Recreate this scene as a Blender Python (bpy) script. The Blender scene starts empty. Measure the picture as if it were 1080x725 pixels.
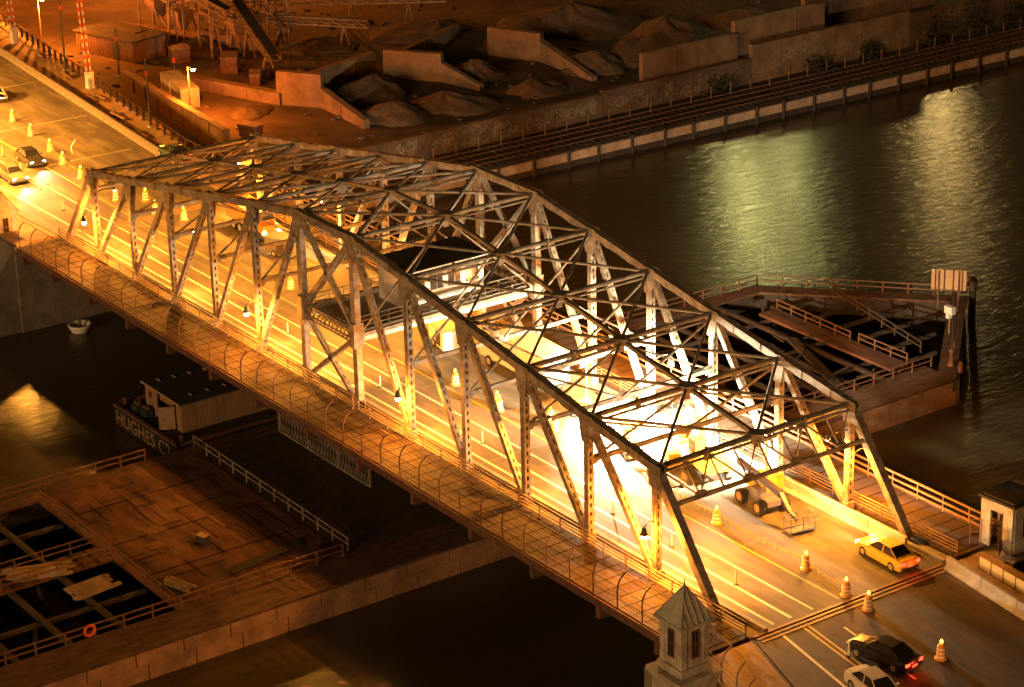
import bpy, math, random
from mathutils import Vector, Matrix
random.seed(7)
R = math.radians
S = bpy.context.scene
COL = S.collection

# ------------------------------------------------------------------ camera, sky, sun, exposure
def make_camera():
    az, el, roll = R(144.93915), R(-21.68568), R(-1.33466)
    f = Vector((math.cos(el)*math.cos(az), math.cos(el)*math.sin(az), math.sin(el)))
    r = f.cross(Vector((0, 0, 1))).normalized(); u = r.cross(f)
    r2 = r*math.cos(roll)+u*math.sin(roll); u2 = -r*math.sin(roll)+u*math.cos(roll)
    cd = bpy.data.cameras.new('camera'); cd.sensor_width = 36; cd.lens = 86.587
    cd.clip_start = 1; cd.clip_end = 6000
    co = bpy.data.objects.new('camera', cd); COL.objects.link(co)
    m = Matrix((r2, u2, -f)).transposed().to_4x4(); m.translation = Vector((153.669, -90.697, 74.373))
    co.matrix_world = m; S.camera = co
make_camera()
W = bpy.data.worlds.new('World'); S.world = W; W.use_nodes = True
nt = W.node_tree; nt.nodes.clear()
out = nt.nodes.new('ShaderNodeOutputWorld')
sky = nt.nodes.new('ShaderNodeTexSky'); sky.sky_type = 'NISHITA'; sky.sun_disc = False
SUN_EL, SUN_AZ = R(12), R(-64)          # direction the added warm fill comes from, on the camera side
sky.sun_elevation = R(2); sky.sun_rotation = R(90)-SUN_AZ
bg1 = nt.nodes.new('ShaderNodeBackground'); bg1.inputs[1].default_value = 0.0003
nt.links.new(sky.outputs[0], bg1.inputs[0])
# city sky-glow: warm at the horizon, dark overhead
tc = nt.nodes.new('ShaderNodeTexCoord'); sx = nt.nodes.new('ShaderNodeSeparateXYZ'); nt.links.new(tc.outputs['Generated'], sx.inputs[0])
cr = nt.nodes.new('ShaderNodeValToRGB'); nt.links.new(sx.outputs[2], cr.inputs[0])
cr.color_ramp.elements[0].position = 0.0; cr.color_ramp.elements[0].color = (.150, .055, .008, 1)
cr.color_ramp.elements[1].position = 0.65; cr.color_ramp.elements[1].color = (.014, .0085, .0020, 1)
e = cr.color_ramp.elements.new(.25); e.color = (.066, .026, .0040, 1)
bg2 = nt.nodes.new('ShaderNodeBackground'); bg2.inputs[1].default_value = 0.5
nt.links.new(cr.outputs[0], bg2.inputs[0])
ad = nt.nodes.new('ShaderNodeAddShader'); nt.links.new(bg1.outputs[0], ad.inputs[0]); nt.links.new(bg2.outputs[0], ad.inputs[1])
nt.links.new(ad.outputs[0], out.inputs[0])
sd = bpy.data.lights.new('city_fill', 'SUN'); sd.energy = 1.35; sd.color = (1, .56, .23); sd.angle = R(12)  # added warm fill for faces towards the camera, standing in for city light
so = bpy.data.objects.new('city_fill', sd); COL.objects.link(so)
sdir = Vector((math.cos(SUN_EL)*math.cos(SUN_AZ), math.cos(SUN_EL)*math.sin(SUN_AZ), math.sin(SUN_EL)))
so.rotation_euler = sdir.to_track_quat('Z', 'Y').to_euler(); so.location = (60, -60, 80)
vs = S.view_settings; S.display_settings.display_device = 'sRGB'
vs.view_transform = 'Standard'; vs.look = 'None'; vs.exposure = 0.0; vs.gamma = 1.0; vs.use_curve_mapping = False
SODIUM = (1.0, .365, .040); DEEP = (1.0, .225, .016); LANT = (1.0, .30, .026); WHITE = (1.0, .87, .58)

# ------------------------------------------------------------------ materials
def mat(name, col, rough=.7, metal=0., n=0., ns=2., col2=None, bump=0., bs=None, spec=None, stretch=None, kind='noise'):
    m = bpy.data.materials.new(name); m.use_nodes = True; t = m.node_tree
    b = t.nodes['Principled BSDF']; b.inputs['Roughness'].default_value = rough; b.inputs['Metallic'].default_value = metal
    b.inputs['Base Color'].default_value = (*col, 1)
    if spec is not None: b.inputs['Specular IOR Level'].default_value = spec
    if n > 0 or bump > 0:
        c = t.nodes.new('ShaderNodeTexCoord'); mp = t.nodes.new('ShaderNodeMapping'); t.links.new(c.outputs['Object'], mp.inputs[0])
        if stretch: mp.inputs['Scale'].default_value = stretch
    if n > 0:
        a = t.nodes.new('ShaderNodeTexNoise'); a.inputs['Scale'].default_value = ns; a.inputs['Detail'].default_value = 8; a.inputs['Roughness'].default_value = .68
        t.links.new(mp.outputs[0], a.inputs['Vector'])
        rp = t.nodes.new('ShaderNodeValToRGB'); rp.color_ramp.elements[0].position = .36; rp.color_ramp.elements[1].position = .68
        c2 = col2 or tuple(v*(1-n) for v in col)
        rp.color_ramp.elements[0].color = (*c2, 1); rp.color_ramp.elements[1].color = (*col, 1)
        t.links.new(a.outputs[0], rp.inputs[0]); t.links.new(rp.outputs[0], b.inputs['Base Color'])
    if bump > 0:
        a2 = t.nodes.new('ShaderNodeTexNoise'); a2.inputs['Scale'].default_value = bs or ns*4; a2.inputs['Detail'].default_value = 6
        t.links.new(mp.outputs[0], a2.inputs['Vector'])
        bp = t.nodes.new('ShaderNodeBump'); bp.inputs['Strength'].default_value = bump; bp.inputs['Distance'].default_value = .1
        t.links.new(a2.outputs[0], bp.inputs['Height']); t.links.new(bp.outputs[0], b.inputs['Normal'])
    return m
def emit(name, col, s):
    m = bpy.data.materials.new(name); m.use_nodes = True; b = m.node_tree.nodes['Principled BSDF']
    b.inputs['Base Color'].default_value = (*col, 1); b.inputs['Emission Color'].default_value = (*col, 1); b.inputs['Emission Strength'].default_value = s
    return m
M = dict(
 steel=mat('painted_steel', (.40, .36, .29), .55, 0, .5, 1.5, (.15, .10, .06), .25, 6),
 steel_dark=mat('top_steel', (.30, .27, .22), .6, 0, .5, .8, (.13, .10, .07), .2, 6),
 rail=mat('rail_paint', (.34, .20, .11), .55, 0, .4, 3),
 pier_rail=mat('pier_rail_paint', (.20, .09, .045), .6, 0, .4, 3),
 rust=mat('rust_steel', (.20, .09, .05), .8, 0, .55, 1.5),
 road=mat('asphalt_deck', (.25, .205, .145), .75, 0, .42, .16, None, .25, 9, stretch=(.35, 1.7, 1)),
 patch_dark=mat('asphalt_patch_dark', (.078, .066, .054), .8, 0, .4, .8, None, .3, 8),
 patch=mat('asphalt_patch', (.125, .105, .075), .85, 0, .4, .8, None, .3, 8),
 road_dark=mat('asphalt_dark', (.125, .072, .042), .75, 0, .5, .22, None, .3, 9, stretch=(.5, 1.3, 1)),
 conc=mat('concrete', (.36, .33, .28), .85, 0, .42, .55, None, .3, 5),
 conc_dark=mat('concrete_stained', (.27, .23, .18), .9, 0, .55, .35, None, .4, 4),
 bank_conc=mat('bank_concrete', (.15, .092, .055), .9, 0, .5, .5, None, .4, 4), yconc=mat('yard_concrete', (.24, .145, .085), .9, 0, .5, .45, (.12, .07, .04), .35, 4),
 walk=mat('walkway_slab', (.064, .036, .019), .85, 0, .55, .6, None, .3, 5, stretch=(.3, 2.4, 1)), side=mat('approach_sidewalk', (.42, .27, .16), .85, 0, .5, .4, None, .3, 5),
 fence=mat('fence_paint', (.13, .055, .03), .6, 0, .4, 3), cap=mat('wall_cap', (.62, .42, .29), .85, 0, .45, .7, None, .3, 4),
 wood=mat('deck_timber', (.21, .080, .030), .9, 0, .65, .36, (.034, .015, .008), .6, 7, stretch=(.6, 2.2, 1)),
 wood_pale=mat('new_timber', (.40, .27, .15), .85, 0, .4, 1.5, None, .3, 6),
 wood_walk=mat('walkway_timber', (.16, .075, .034), .9, 0, .6, .8, (.05, .025, .013), .6, 7, stretch=(2.5, .6, 1)), fconc=mat('fender_concrete', (.44, .23, .115), .85, 0, .45, .45, (.19, .11, .06), .4, 4),
 signb=mat('sign_back', (.60, .36, .18), .8, 0, .3, 2),
 wood_new=mat('replaced_boards', (.21, .085, .034), .85, 0, .55, 1.5, None, .3, 6, stretch=(.5, 3, 1)),
 wood_dark=mat('creosote_and_shade_timber', (.075, .05, .035), .9, 0, .5, 1.2, None, .4, 5),
 hole=mat('wet_timber', (.016, .012, .008), 1, 0, .5, 1, spec=0.),
 dirt=mat('yard_dirt', (.13, .080, .048), .95, 0, .6, .16, (.036, .023, .015), .6, 1.4),
 bank=mat('track_ballast', (.075, .055, .042), .95, 0, .6, .5, None, .8, 6),
 gravel=mat('aggregate', (.135, .082, .048), .95, 0, .6, 1.6, None, 1.0, 3.2),
 yardsteel=mat('yard_steel', (.27, .17, .11), .7, 0, .5, 1.2),
 graffiti=mat('graffiti_paint', (.42, .34, .24), .7, 0, .7, .5),
 roofm=mat('copper_roof', (.60, .57, .45), .5, .1, .35, 1.2, None, .2, 5),
 stone=mat('tower_stone', (.62, .55, .44), .85, 0, .45, .9, (.30, .25, .18), .4, 4),
 glass=mat('window_glass', (.02, .02, .02), .12),
 winframe=mat('window_frame_paint', (.16, .07, .05), .6),
 drum=mat('drum_orange', (.80, .34, .05), .5, 0, .15, 3),
 band=mat('reflective_band', (.85, .80, .62), .35),
 yellow=mat('machine_yellow', (.72, .38, .05), .45, 0, .25, 2),
 orange=mat('machine_orange', (.65, .22, .03), .45, 0, .3, 2),
 white=mat('white_paint', (.74, .72, .66), .45, 0, .15, 1.5),
 line=mat('lane_and_streak_paint', (.80, .76, .62), .6, 0, .28, 1.2),
 yline=mat('lane_paint_yellow', (.70, .46, .09), .6, 0, .3, 1.2),
 tyre=mat('tyre_rubber', (.02, .018, .016), .8),
 rim=mat('rim_metal', (.55, .52, .45), .35, .6),
 dark=mat('dark_paint', (.035, .045, .04), .4),
 boom=mat('boom_paint', (.07, .06, .11), .45, 0, .3, 2),
 bluegrey=mat('lift_paint', (.19, .18, .26), .45, 0, .3, 2),
 carwhite=mat('car_white', (.70, .67, .58), .25), cargreen=mat('car_green', (.03, .06, .055), .25), cargrey=mat('car_grey', (.16, .15, .14), .25),
 caryellow=mat('car_yellow', (.70, .42, .05), .25), carblack=mat('car_black', (.03, .028, .026), .2),
 red=mat('red_paint', (.55, .05, .03), .5), ringred=mat('ring_orange', (.75, .12, .03), .5),
 shed=mat('shed_wall', (.34, .21, .11), .8, 0, .4, 1, None, .3, 3, stretch=(3, 3, .3)),
 tar=mat('tar_roof', (.045, .036, .028), .9, 0, .4, 1),
 hull=mat('barge_hull', (.035, .026, .018), .7, 0, .4, 1),
 letter=mat('letter_paint', (.36, .25, .14), .7, 0, .4, 3),
 pile=mat('rubble_pile', (.15, .10, .07), .95, 0, .5, 2),
 e_na=emit('sodium_glow', (1, .62, .16), 60), e_white=emit('work_glow', (1, .93, .72), 60), e_head=emit('headlight_glow', (1, .90, .62), 25),
 e_tail=emit('taillight_glow', (1, .05, .02), 6), e_amber=emit('amber_glow', (1, .45, .05), 8),
 e_mh=emit('flood_glow', (.86, 1, .38), 60),
)
def water_mat():
    m = bpy.data.materials.new('river_water'); m.use_nodes = True; t = m.node_tree; b = t.nodes['Principled BSDF']
    b.inputs['Base Color'].default_value = (.060, .046, .024, 1); b.inputs['Roughness'].default_value = .21; b.inputs['IOR'].default_value = 1.33
    c = t.nodes.new('ShaderNodeTexCoord'); mp = t.nodes.new('ShaderNodeMapping'); t.links.new(c.outputs['Object'], mp.inputs[0])
    mp.inputs['Rotation'].default_value = (0, 0, R(20)); mp.inputs['Scale'].default_value = (1.4, .55, 1)
    n1 = t.nodes.new('ShaderNodeTexNoise'); n1.inputs['Scale'].default_value = .85; n1.inputs['Detail'].default_value = 9; n1.inputs['Roughness'].default_value = .62
    n1.inputs['Distortion'].default_value = .7
    t.links.new(mp.outputs[0], n1.inputs['Vector'])
    n2 = t.nodes.new('ShaderNodeTexNoise'); n2.inputs['Scale'].default_value = .09; n2.inputs['Detail'].default_value = 4; t.links.new(mp.outputs[0], n2.inputs['Vector'])
    ma = t.nodes.new('ShaderNodeMath'); ma.operation = 'MULTIPLY_ADD'; t.links.new(n2.outputs[0], ma.inputs[0]); ma.inputs[1].default_value = .9; t.links.new(n1.outputs[0], ma.inputs[2])
    bp = t.nodes.new('ShaderNodeBump'); bp.inputs['Strength'].default_value = .25; bp.inputs['Distance'].default_value = .25
    t.links.new(ma.outputs[0], bp.inputs['Height']); t.links.new(bp.outputs[0], b.inputs['Normal'])
    return m
M['water'] = water_mat()
def wear(m, scale, dark):
    t = m.node_tree; b = t.nodes['Principled BSDF']; src = b.inputs['Base Color'].links[0].from_socket
    c = t.nodes.new('ShaderNodeTexCoord'); out_ = src
    for sc, rot, lo, hi in (((.04, 1.1, 1), 0, .40, .62), ((.18, .45, 1), .4, .46, .58)):       # tyre tracks along the road, oil and patch stains
        mp = t.nodes.new('ShaderNodeMapping'); mp.inputs['Scale'].default_value = sc; mp.inputs['Rotation'].default_value = (0, 0, rot); t.links.new(c.outputs['Object'], mp.inputs[0])
        n = t.nodes.new('ShaderNodeTexNoise'); n.inputs['Scale'].default_value = scale; n.inputs['Detail'].default_value = 7; n.inputs['Roughness'].default_value = .65; t.links.new(mp.outputs[0], n.inputs['Vector'])
        r = t.nodes.new('ShaderNodeValToRGB'); r.color_ramp.elements[0].position = lo; r.color_ramp.elements[1].position = hi; r.color_ramp.elements[0].color = (dark, dark, dark, 1); t.links.new(n.outputs[0], r.inputs[0])
        x = t.nodes.new('ShaderNodeMix'); x.data_type = 'RGBA'; x.blend_type = 'MULTIPLY'; x.inputs[0].default_value = 1; t.links.new(out_, x.inputs[6]); t.links.new(r.outputs[0], x.inputs[7]); out_ = x.outputs[2]
    t.links.new(out_, b.inputs['Base Color'])
wear(M['road'], 1.0, .66); wear(M['road_dark'], 1.0, .55)

# ------------------------------------------------------------------ mesh builder
class MB:
    def __init__(s): s.v = []; s.f = []; s.mi = []; s.sm = []
    def add(s, vs, fs, mi=0, smooth=False):
        o = len(s.v); s.v += [tuple(p) for p in vs]
        for f in fs: s.f.append(tuple(i+o for i in f)); s.mi.append(mi); s.sm.append(smooth)
        return s
    def hexa(s, b, t, mi=0):
        return s.add(list(b)+list(t), [(3, 2, 1, 0), (4, 5, 6, 7), (0, 1, 5, 4), (1, 2, 6, 5), (2, 3, 7, 6), (3, 0, 4, 7)], mi)
    def box(s, c, d, rz=0., mi=0):
        cx, cy, cz = c; a, b, h = d[0]/2, d[1]/2, d[2]/2; co, si = math.cos(rz), math.sin(rz)
        q = [(cx+x*co-y*si, cy+x*si+y*co) for x, y in ((-a, -b), (a, -b), (a, b), (-a, b))]
        return s.hexa([(x, y, cz-h) for x, y in q], [(x, y, cz+h) for x, y in q], mi)
    def prism(s, poly, z0, z1, mi=0):
        n = len(poly); v = [(x, y, z0) for x, y in poly]+[(x, y, z1) for x, y in poly]
        return s.add(v, [tuple(range(n-1, -1, -1)), tuple(range(n, 2*n))]+[(i, (i+1) % n, n+(i+1) % n, n+i) for i in range(n)], mi)
    def beam(s, p, q, w, h, up=(0, 0, 1), mi=0):
        p, q = Vector(p), Vector(q); d = (q-p).normalized(); up = Vector(up)
        if abs(d.dot(up)) > .98: up = Vector((1, 0, 0))
        a = d.cross(up).normalized(); u = a.cross(d).normalized()
        k = [(-w/2, -h/2), (w/2, -h/2), (w/2, h/2), (-w/2, h/2)]
        return s.hexa([p+a*x+u*y for x, y in k], [q+a*x+u*y for x, y in k], mi)
    def tube(s, p, q, r, n=8, r2=None, mi=0, cap=True):
        p, q = Vector(p), Vector(q); d = (q-p).normalized(); up = Vector((0, 0, 1)) if abs(d.z) < .95 else Vector((1, 0, 0))
        a = d.cross(up).normalized(); u = a.cross(d); r2 = r if r2 is None else r2
        v = [p+(a*math.cos(2*math.pi*i/n)+u*math.sin(2*math.pi*i/n))*r for i in range(n)]
        v += [q+(a*math.cos(2*math.pi*i/n)+u*math.sin(2*math.pi*i/n))*r2 for i in range(n)]
        s.add(v, [(i, (i+1) % n, n+(i+1) % n, n+i) for i in range(n)], mi, True)
        if cap: s.add(v, [tuple(range(n-1, -1, -1)), tuple(range(n, 2*n))], mi)
        return s
    def path(s, pts, r, n=6, mi=0):
        for a, b in zip(pts, pts[1:]): s.tube(a, b, r, n, mi=mi)
        return s
    def lathe(s, c, prof, n=14, mi=0):
        v = []; f = []
        for r, z in prof: v += [(c[0]+r*math.cos(2*math.pi*i/n), c[1]+r*math.sin(2*math.pi*i/n), c[2]+z) for i in range(n)]
        for k in range(len(prof)-1):
            f += [(k*n+i, k*n+(i+1) % n, (k+1)*n+(i+1) % n, (k+1)*n+i) for i in range(n)]
        s.add(v, f, mi, True)
        s.add(v, [tuple(range(n-1, -1, -1)), tuple(range((len(prof)-1)*n, len(prof)*n))], mi)
        return s
    def build(s, name, m, parent=None, label=None, kind=None):
        me = bpy.data.meshes.new(name); me.from_pydata(s.v, [], s.f)
        for x in (m if isinstance(m, (list, tuple)) else [m]): me.materials.append(M[x] if isinstance(x, str) else x)
        for p, i, q in zip(me.polygons, s.mi, s.sm): p.material_index = i; p.use_smooth = q
        me.update()
        o = bpy.data.objects.new(name, me); COL.objects.link(o)
        if parent is not None: o.parent = parent
        if label: o['label'] = label
        if kind: o['kind'] = kind
        return o
def struct(name, mb, m): return mb.build(name, m, kind='structure')
def tag(o, label, cat, group=None):
    o['label'] = label; o['category'] = cat
    if group: o['group'] = group
    return o
def empty(name, loc, label, cat, group=None, rz=0.):
    o = bpy.data.objects.new(name, None); o.location = loc; o.rotation_euler = (0, 0, rz); COL.objects.link(o); o.empty_display_size = .2
    return tag(o, label, cat, group)
def children(o): return [c for c in bpy.data.objects if c.parent == o]
def copy_tree(o, parent=None):
    c = o.copy(); COL.objects.link(c)
    if parent is not None: c.parent = parent
    for ch in children(o): copy_tree(ch, c)
    return c
def clone(src, loc, label, rz=None):
    c = copy_tree(src); c.location = loc; c['label'] = label
    if rz is not None: c.rotation_euler = (0, 0, rz)
    return c
def point(parent, loc, power, col, r=.15, name='lamp_light'):
    l = bpy.data.lights.new(name, 'POINT'); l.energy = power; l.color = col; l.shadow_soft_size = r
    o = bpy.data.objects.new(name, l); o.location = loc; COL.objects.link(o); o.parent = parent; return o
def spot(parent, loc, target, power, col, ang=90, blend=.5, r=.1, name='lamp_light'):
    l = bpy.data.lights.new(name, 'SPOT'); l.energy = power; l.color = col; l.shadow_soft_size = r; l.spot_size = R(ang); l.spot_blend = blend
    o = bpy.data.objects.new(name, l); o.location = loc; COL.objects.link(o); o.parent = parent
    o.rotation_euler = (Vector(loc)-Vector(target)).to_track_quat('Z', 'Y').to_euler(); return o

# ------------------------------------------------------------------ setting: river, banks, approaches
WZ = -8.5
struct('river_water', MB().add([(-400, -600, WZ), (500, -600, WZ), (500, 700, WZ), (-400, 700, WZ)], [(0, 1, 2, 3)]), 'water')
def bank_x(y): return -56.0+(y-50)*.014          # the sea wall line
# far bank: low track shelf, then the yard above the wall
struct('ground', MB().prism([(bank_x(24)-.3, 24), (bank_x(400)-.3, 400), (-64.9, 400), (-64.9, 24)], -10, -6.7)
       .prism([(-64.9, 24), (-64.9, 700), (-900, 700), (-900, 24)], -10, -4), ['bank']).data.materials[0] = M['dirt']
struct('railway_bed', MB().prism([(bank_x(24)-.9, 24), (bank_x(400)-.9, 400), (-64.6, 400), (-63.9, 24)], -6.9, -6.62), 'bank')
struct('near_bank', MB().prism([(-52, -8), (-52, -3), (-900, 24), (-900, -900), (-78, -300), (-60, -60)], -10, -6.3), 'dirt')
struct('far_hill', MB().prism([(-420, -300), (-420, 700), (-900, 700), (-900, -300)], -5, 3), 'dirt')

# approaches: solid embankments with the road on top
struct('left_approach', MB().prism([(-47.6, -5), (-47.6, 22), (-63, 22.3), (-130, 31), (-420, 60), (-420, -10), (-66, -4), (-60, -5)], -9.5, -.12), 'conc_dark')
struct('road_left', MB().prism([(-47.3, -.4), (-47.3, 17.4), (-63, 18.6), (-115, 24.0), (-420, 52), (-420, -8), (-120, -4.5), (-62, -1.0)], -.116, -.004), 'road')
struct('sidewalk_left', MB().prism([(-63, 18.9), (-47.6, 17.7), (-47.6, 21.8), (-63, 22.0), (-130, 30.6), (-420, 59), (-420, 52.4), (-115, 24.3)], -.116, .14), 'side')
struct('sidewalk_near_left', MB().prism([(-47.6, -4.8), (-47.6, -.7), (-62, -1.3), (-120, -4.8), (-120, -8), (-66, -4.2), (-60, -4.8)], -.116, .14), 'side')
struct('right_approach', MB().prism([(50.6, -6), (53, -8.2), (60, -9), (70, -14), (160, -60), (160, 10), (95, 13), (56, 19.2), (50.6, 19.5)], -9.5, -.12), 'conc_dark')
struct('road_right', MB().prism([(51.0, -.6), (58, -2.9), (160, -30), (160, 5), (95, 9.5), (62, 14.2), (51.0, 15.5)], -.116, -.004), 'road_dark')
struct('sidewalk_right', MB().prism([(51.0, 16.3), (60, 15.2), (95, 10.8), (95, 12.6), (56, 19.0), (51.0, 19.3)], -.116, .14), 'side')
struct('sidewalk_near_right', MB().prism([(51, -4.9), (51, -1.0), (58, -3.3), (90, -12), (90, -16), (70, -13.2), (60, -8.2)], -.116, .14), 'side')

b = MB(); b.hexa([(-80, -11.6, -8.6), (-47.9, -11.4, -8.6), (-47.9, -4.9, -8.6), (-80, -4.9, -8.6)], [(-80, -5.1, -.3), (-47.9, -5.0, -.3), (-47.9, -4.9, -.3), (-80, -4.9, -.3)])
struct('embankment', b, 'conc_dark')

# ------------------------------------------------------------------ the swing bridge
PW = 7.3; QC = 7.756; BW = 16.96; L2 = 46.43
NX = [-QC/2-(5-i)*PW if i < 6 else QC/2+(i-6)*PW for i in range(12)]
NH = [7.9, 8.95, 10.15, 11.35, 12.55, 13.68]; NH = NH+NH[::-1]
MID = 5.8
bridge = empty('swing_bridge', (0, 8.5, 0), 'long painted steel through truss swing bridge carrying the brightly lit road over the river', 'bridge')
def part(mb, name, m, parent=bridge, **k):
    if parent is bridge: mb.v = [(x, y-8.5, z) for x, y, z in mb.v]
    return mb.build(name, m, parent, **k)
def sub(mb, name, m, parent, **k):
    mb.v = [(x, y-8.5, z) for x, y, z in mb.v]; return mb.build(name, m, parent, **k)

def laced(mb, p, q, w=.46, d=.44, trim=.3):
    """a built-up column: two solid webs (facing across the road) joined by perforated plates on the other two sides"""
    p, q = Vector(p), Vector(q); ax = (q-p).normalized(); L = (q-p).length
    yv = Vector((0, 1, 0)); a = ax.cross(yv).normalized()
    for sgn in (-1, 1): mb.beam(p+yv*sgn*d/2, q+yv*sgn*d/2, w, .05, yv)
    st = .62; n = max(2, int(L/st)); st = L/n
    for sgn in (-1, 1):
        c = a*sgn*(w/2-.03)
        for e in (-1, 1): mb.beam(p+c+yv*e*(d/2-.09), q+c+yv*e*(d/2-.09), .045, .11, yv)
        for k in range(n+1):
            t0 = max(0, k*st-.15); t1 = min(L, k*st+.15)
            mb.beam(p+c+ax*t0, p+c+ax*t1, .04, d-.26, yv)
    return mb
def gusset(mb, x, y, z, up, down, wid, thick=.52):
    """a pair of flared plates at a top node"""
    for s in (-1, 1):
        yy = y+s*thick/2
        poly = [(-wid, up), (wid, up), (wid*1.05, .1), (.42, -down), (-.42, -down), (-wid*1.05, .1)]
        b = [(x+a, yy-.02*s, z+c) for a, c in poly]; t = [(x+a, yy+.02*s, z+c) for a, c in poly]
        n = len(poly); mb.add(b+t, [tuple(range(n)), tuple(range(2*n-1, n-1, -1))]+[(i, n+i, n+(i+1) % n, (i+1) % n) for i in range(n)])
    return mb
def chord_slope(i): return ((NH[min(i+1, 11)]-NH[max(i-1, 0)])/(NX[min(i+1, 11)]-NX[max(i-1, 0)]))
for y in (0., BW):
    tb = MB(); yv = (0, 1, 0)
    top = [(NX[i], y, NH[i]) for i in range(12)]
    for a, b in zip(top, top[1:]): tb.beam(a, b, .55, .55)
    tb.beam((-L2, y, 0), top[0], .55, .6, (0, 1, 0)); tb.beam(top[11], (L2, y, 0), .55, .6, (0, 1, 0))
    tb.beam((-L2-.4, y, -.75), (L2+.4, y, -.75), .5, 1.1)
    # bolted cover plates along the chord
    for a, b in zip(top, top[1:]):
        a, b = Vector(a), Vector(b)
        for t in (.3, .7): tb.beam(a.lerp(b, t-.05), a.lerp(b, t+.05), .62, .60)
    tr = part(tb, 'truss', 'steel')
    for i in range(12):
        g = MB(); gusset(g, NX[i], y, NH[i], .32, 1.75 if i not in (0, 11) else 1.3, .72); sub(g, 'gusset', 'steel', tr)
        v = MB()
        if i in (5, 6): v.beam((NX[i], y, -.3), (NX[i], y, NH[i]-.3), .5, .6, (1, 0, 0)); v.beam((NX[i], y, 4.9), (NX[i], y, 6.9), .9, .66, (1, 0, 0))
        else: laced(v, (NX[i], y, -.3), (NX[i], y, NH[i]-.35))
        # foot plates at the deck
        v.beam((NX[i], y, -.2), (NX[i], y, .55), .64, .6, (1, 0, 0))
        sub(v, 'vertical', 'steel', tr)
    for i in range(1, 11):
        j = i-1 if i <= 5 else i+1
        d = MB(); p, q = Vector((NX[i], y, NH[i])), Vector((NX[j], y, 0)); laced(d, p.lerp(q, .05), p.lerp(q, .985), .42, .40); sub(d, 'diagonal', 'steel', tr)
    # centre panel: X, lattice strut, X
    a, b = NX[5], NX[6]; H = NH[5]
    for z0, z1 in ((H, MID+.2), (MID-.1, 0)):
        for xx in ((a, b), (b, a)):
            d = MB(); p, q = Vector((xx[0], y, z0)), Vector((xx[1], y, z1)); laced(d, p.lerp(q, .05), p.lerp(q, .95), .34, .34); sub(d, 'diagonal', 'steel', tr)
    d = MB()
    for z in (MID-.55, MID+.55):
        for s in (-.2, .2): d.beam((a, y+s, z), (b, y+s, z), .06, .12)
    n = 14
    for k in range(n):
        x0, x1 = a+(b-a)*k/n, a+(b-a)*(k+1)/n
        for s in (-.22, .22):
            d.beam((x0, y+s, MID-.55), (x1, y+s, MID+.55), .03, .07); d.beam((x0, y+s, MID+.55), (x1, y+s, MID-.55), .03, .07)
    sub(d, 'lattice_strut', 'steel', tr)

# top lateral system: struts, ridge members and X bracing
YM = BW/2
for i in range(12):
    x, h = NX[i], NH[i]; t = MB()
    t.tube((x, .3, h+.02), (x, BW-.3, h+.02), .2, 8); t.tube((x, .3, h-.42), (x, BW-.3, h-.42), .09, 6)
    for yy in (BW*.25, BW*.75): t.beam((x, yy, h-.45), (x, yy, h+.26), .12, .46, (1, 0, 0))
    t.prism([(x-.75, YM), (x, YM-.75), (x+.75, YM), (x, YM+.75)], h-.12, h+.24)
    t.beam((x, YM, h-.9), (x, YM, h-.1), .5, .08, (1, 0, 0))
    part(t, 'top_strut', 'steel_dark')
lb = MB()
for i in range(11):
    p = lambda k, y: (NX[k], y, NH[k]+.02)
    lb.beam(p(i, YM), p(i+1, YM), .30, .26)
    for ye in (.25, BW-.25):
        lb.tube(p(i, ye), p(i+1, YM), .115, 6); lb.tube(p(i, YM), p(i+1, ye), .115, 6)
part(lb, 'top_bracing', 'steel_dark')
# sway frames at the inner nodes, portals at the ends
for i in range(1, 11):
    x, h = NX[i], NH[i]; s = MB()
    s.beam((x, .2, MID), (x, BW-.2, MID), .22, .30); 
    for y0, y1 in ((.25, YM), (BW-.25, YM)):
        s.beam((x+.08, y0, h-.3), (x+.08, y1, MID), .13, .15, (1, 0, 0)); s.beam((x-.08, y0, MID), (x-.08, y1, h-.35), .13, .15, (1, 0, 0))
    s.box((x, YM, MID), (.06, .9, .6))
    for yy in (.45, BW-.45): s.box((x, yy, MID), (.07, .5, .7))
    part(s, 'sway_frame', 'steel')
for sx, i in ((-1, 0), (1, 11)):
    s = MB(); x0, z0 = NX[i], NH[i]; fr = (z0-MID)/z0; xb = x0+(sx*L2-x0)*fr
    nrm = Vector((sx*z0, 0, (sx*L2-x0)*sx)).normalized()
    s.beam((xb, .2, MID), (xb, BW-.2, MID), .22, .26)
    n = 8
    for k in range(n):
        y0, y1 = .3+(BW-.6)*k/n, .3+(BW-.6)*(k+1)/n
        za, zb = (MID, z0-.25) if k % 2 else (z0-.25, MID); xa, xbb = (xb, x0) if k % 2 else (x0, xb)
        s.beam((xa, y0, za), (xbb, y1, zb), .10, .12)
        if k: s.beam((xb, y0, MID), (x0, y0, z0-.3), .09, .10)
        if k: s.box((xa, y0, za+(-.2 if not k % 2 else .2)), (.22, .8, .34))
    part(s, 'portal_frame', 'steel')

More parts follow.
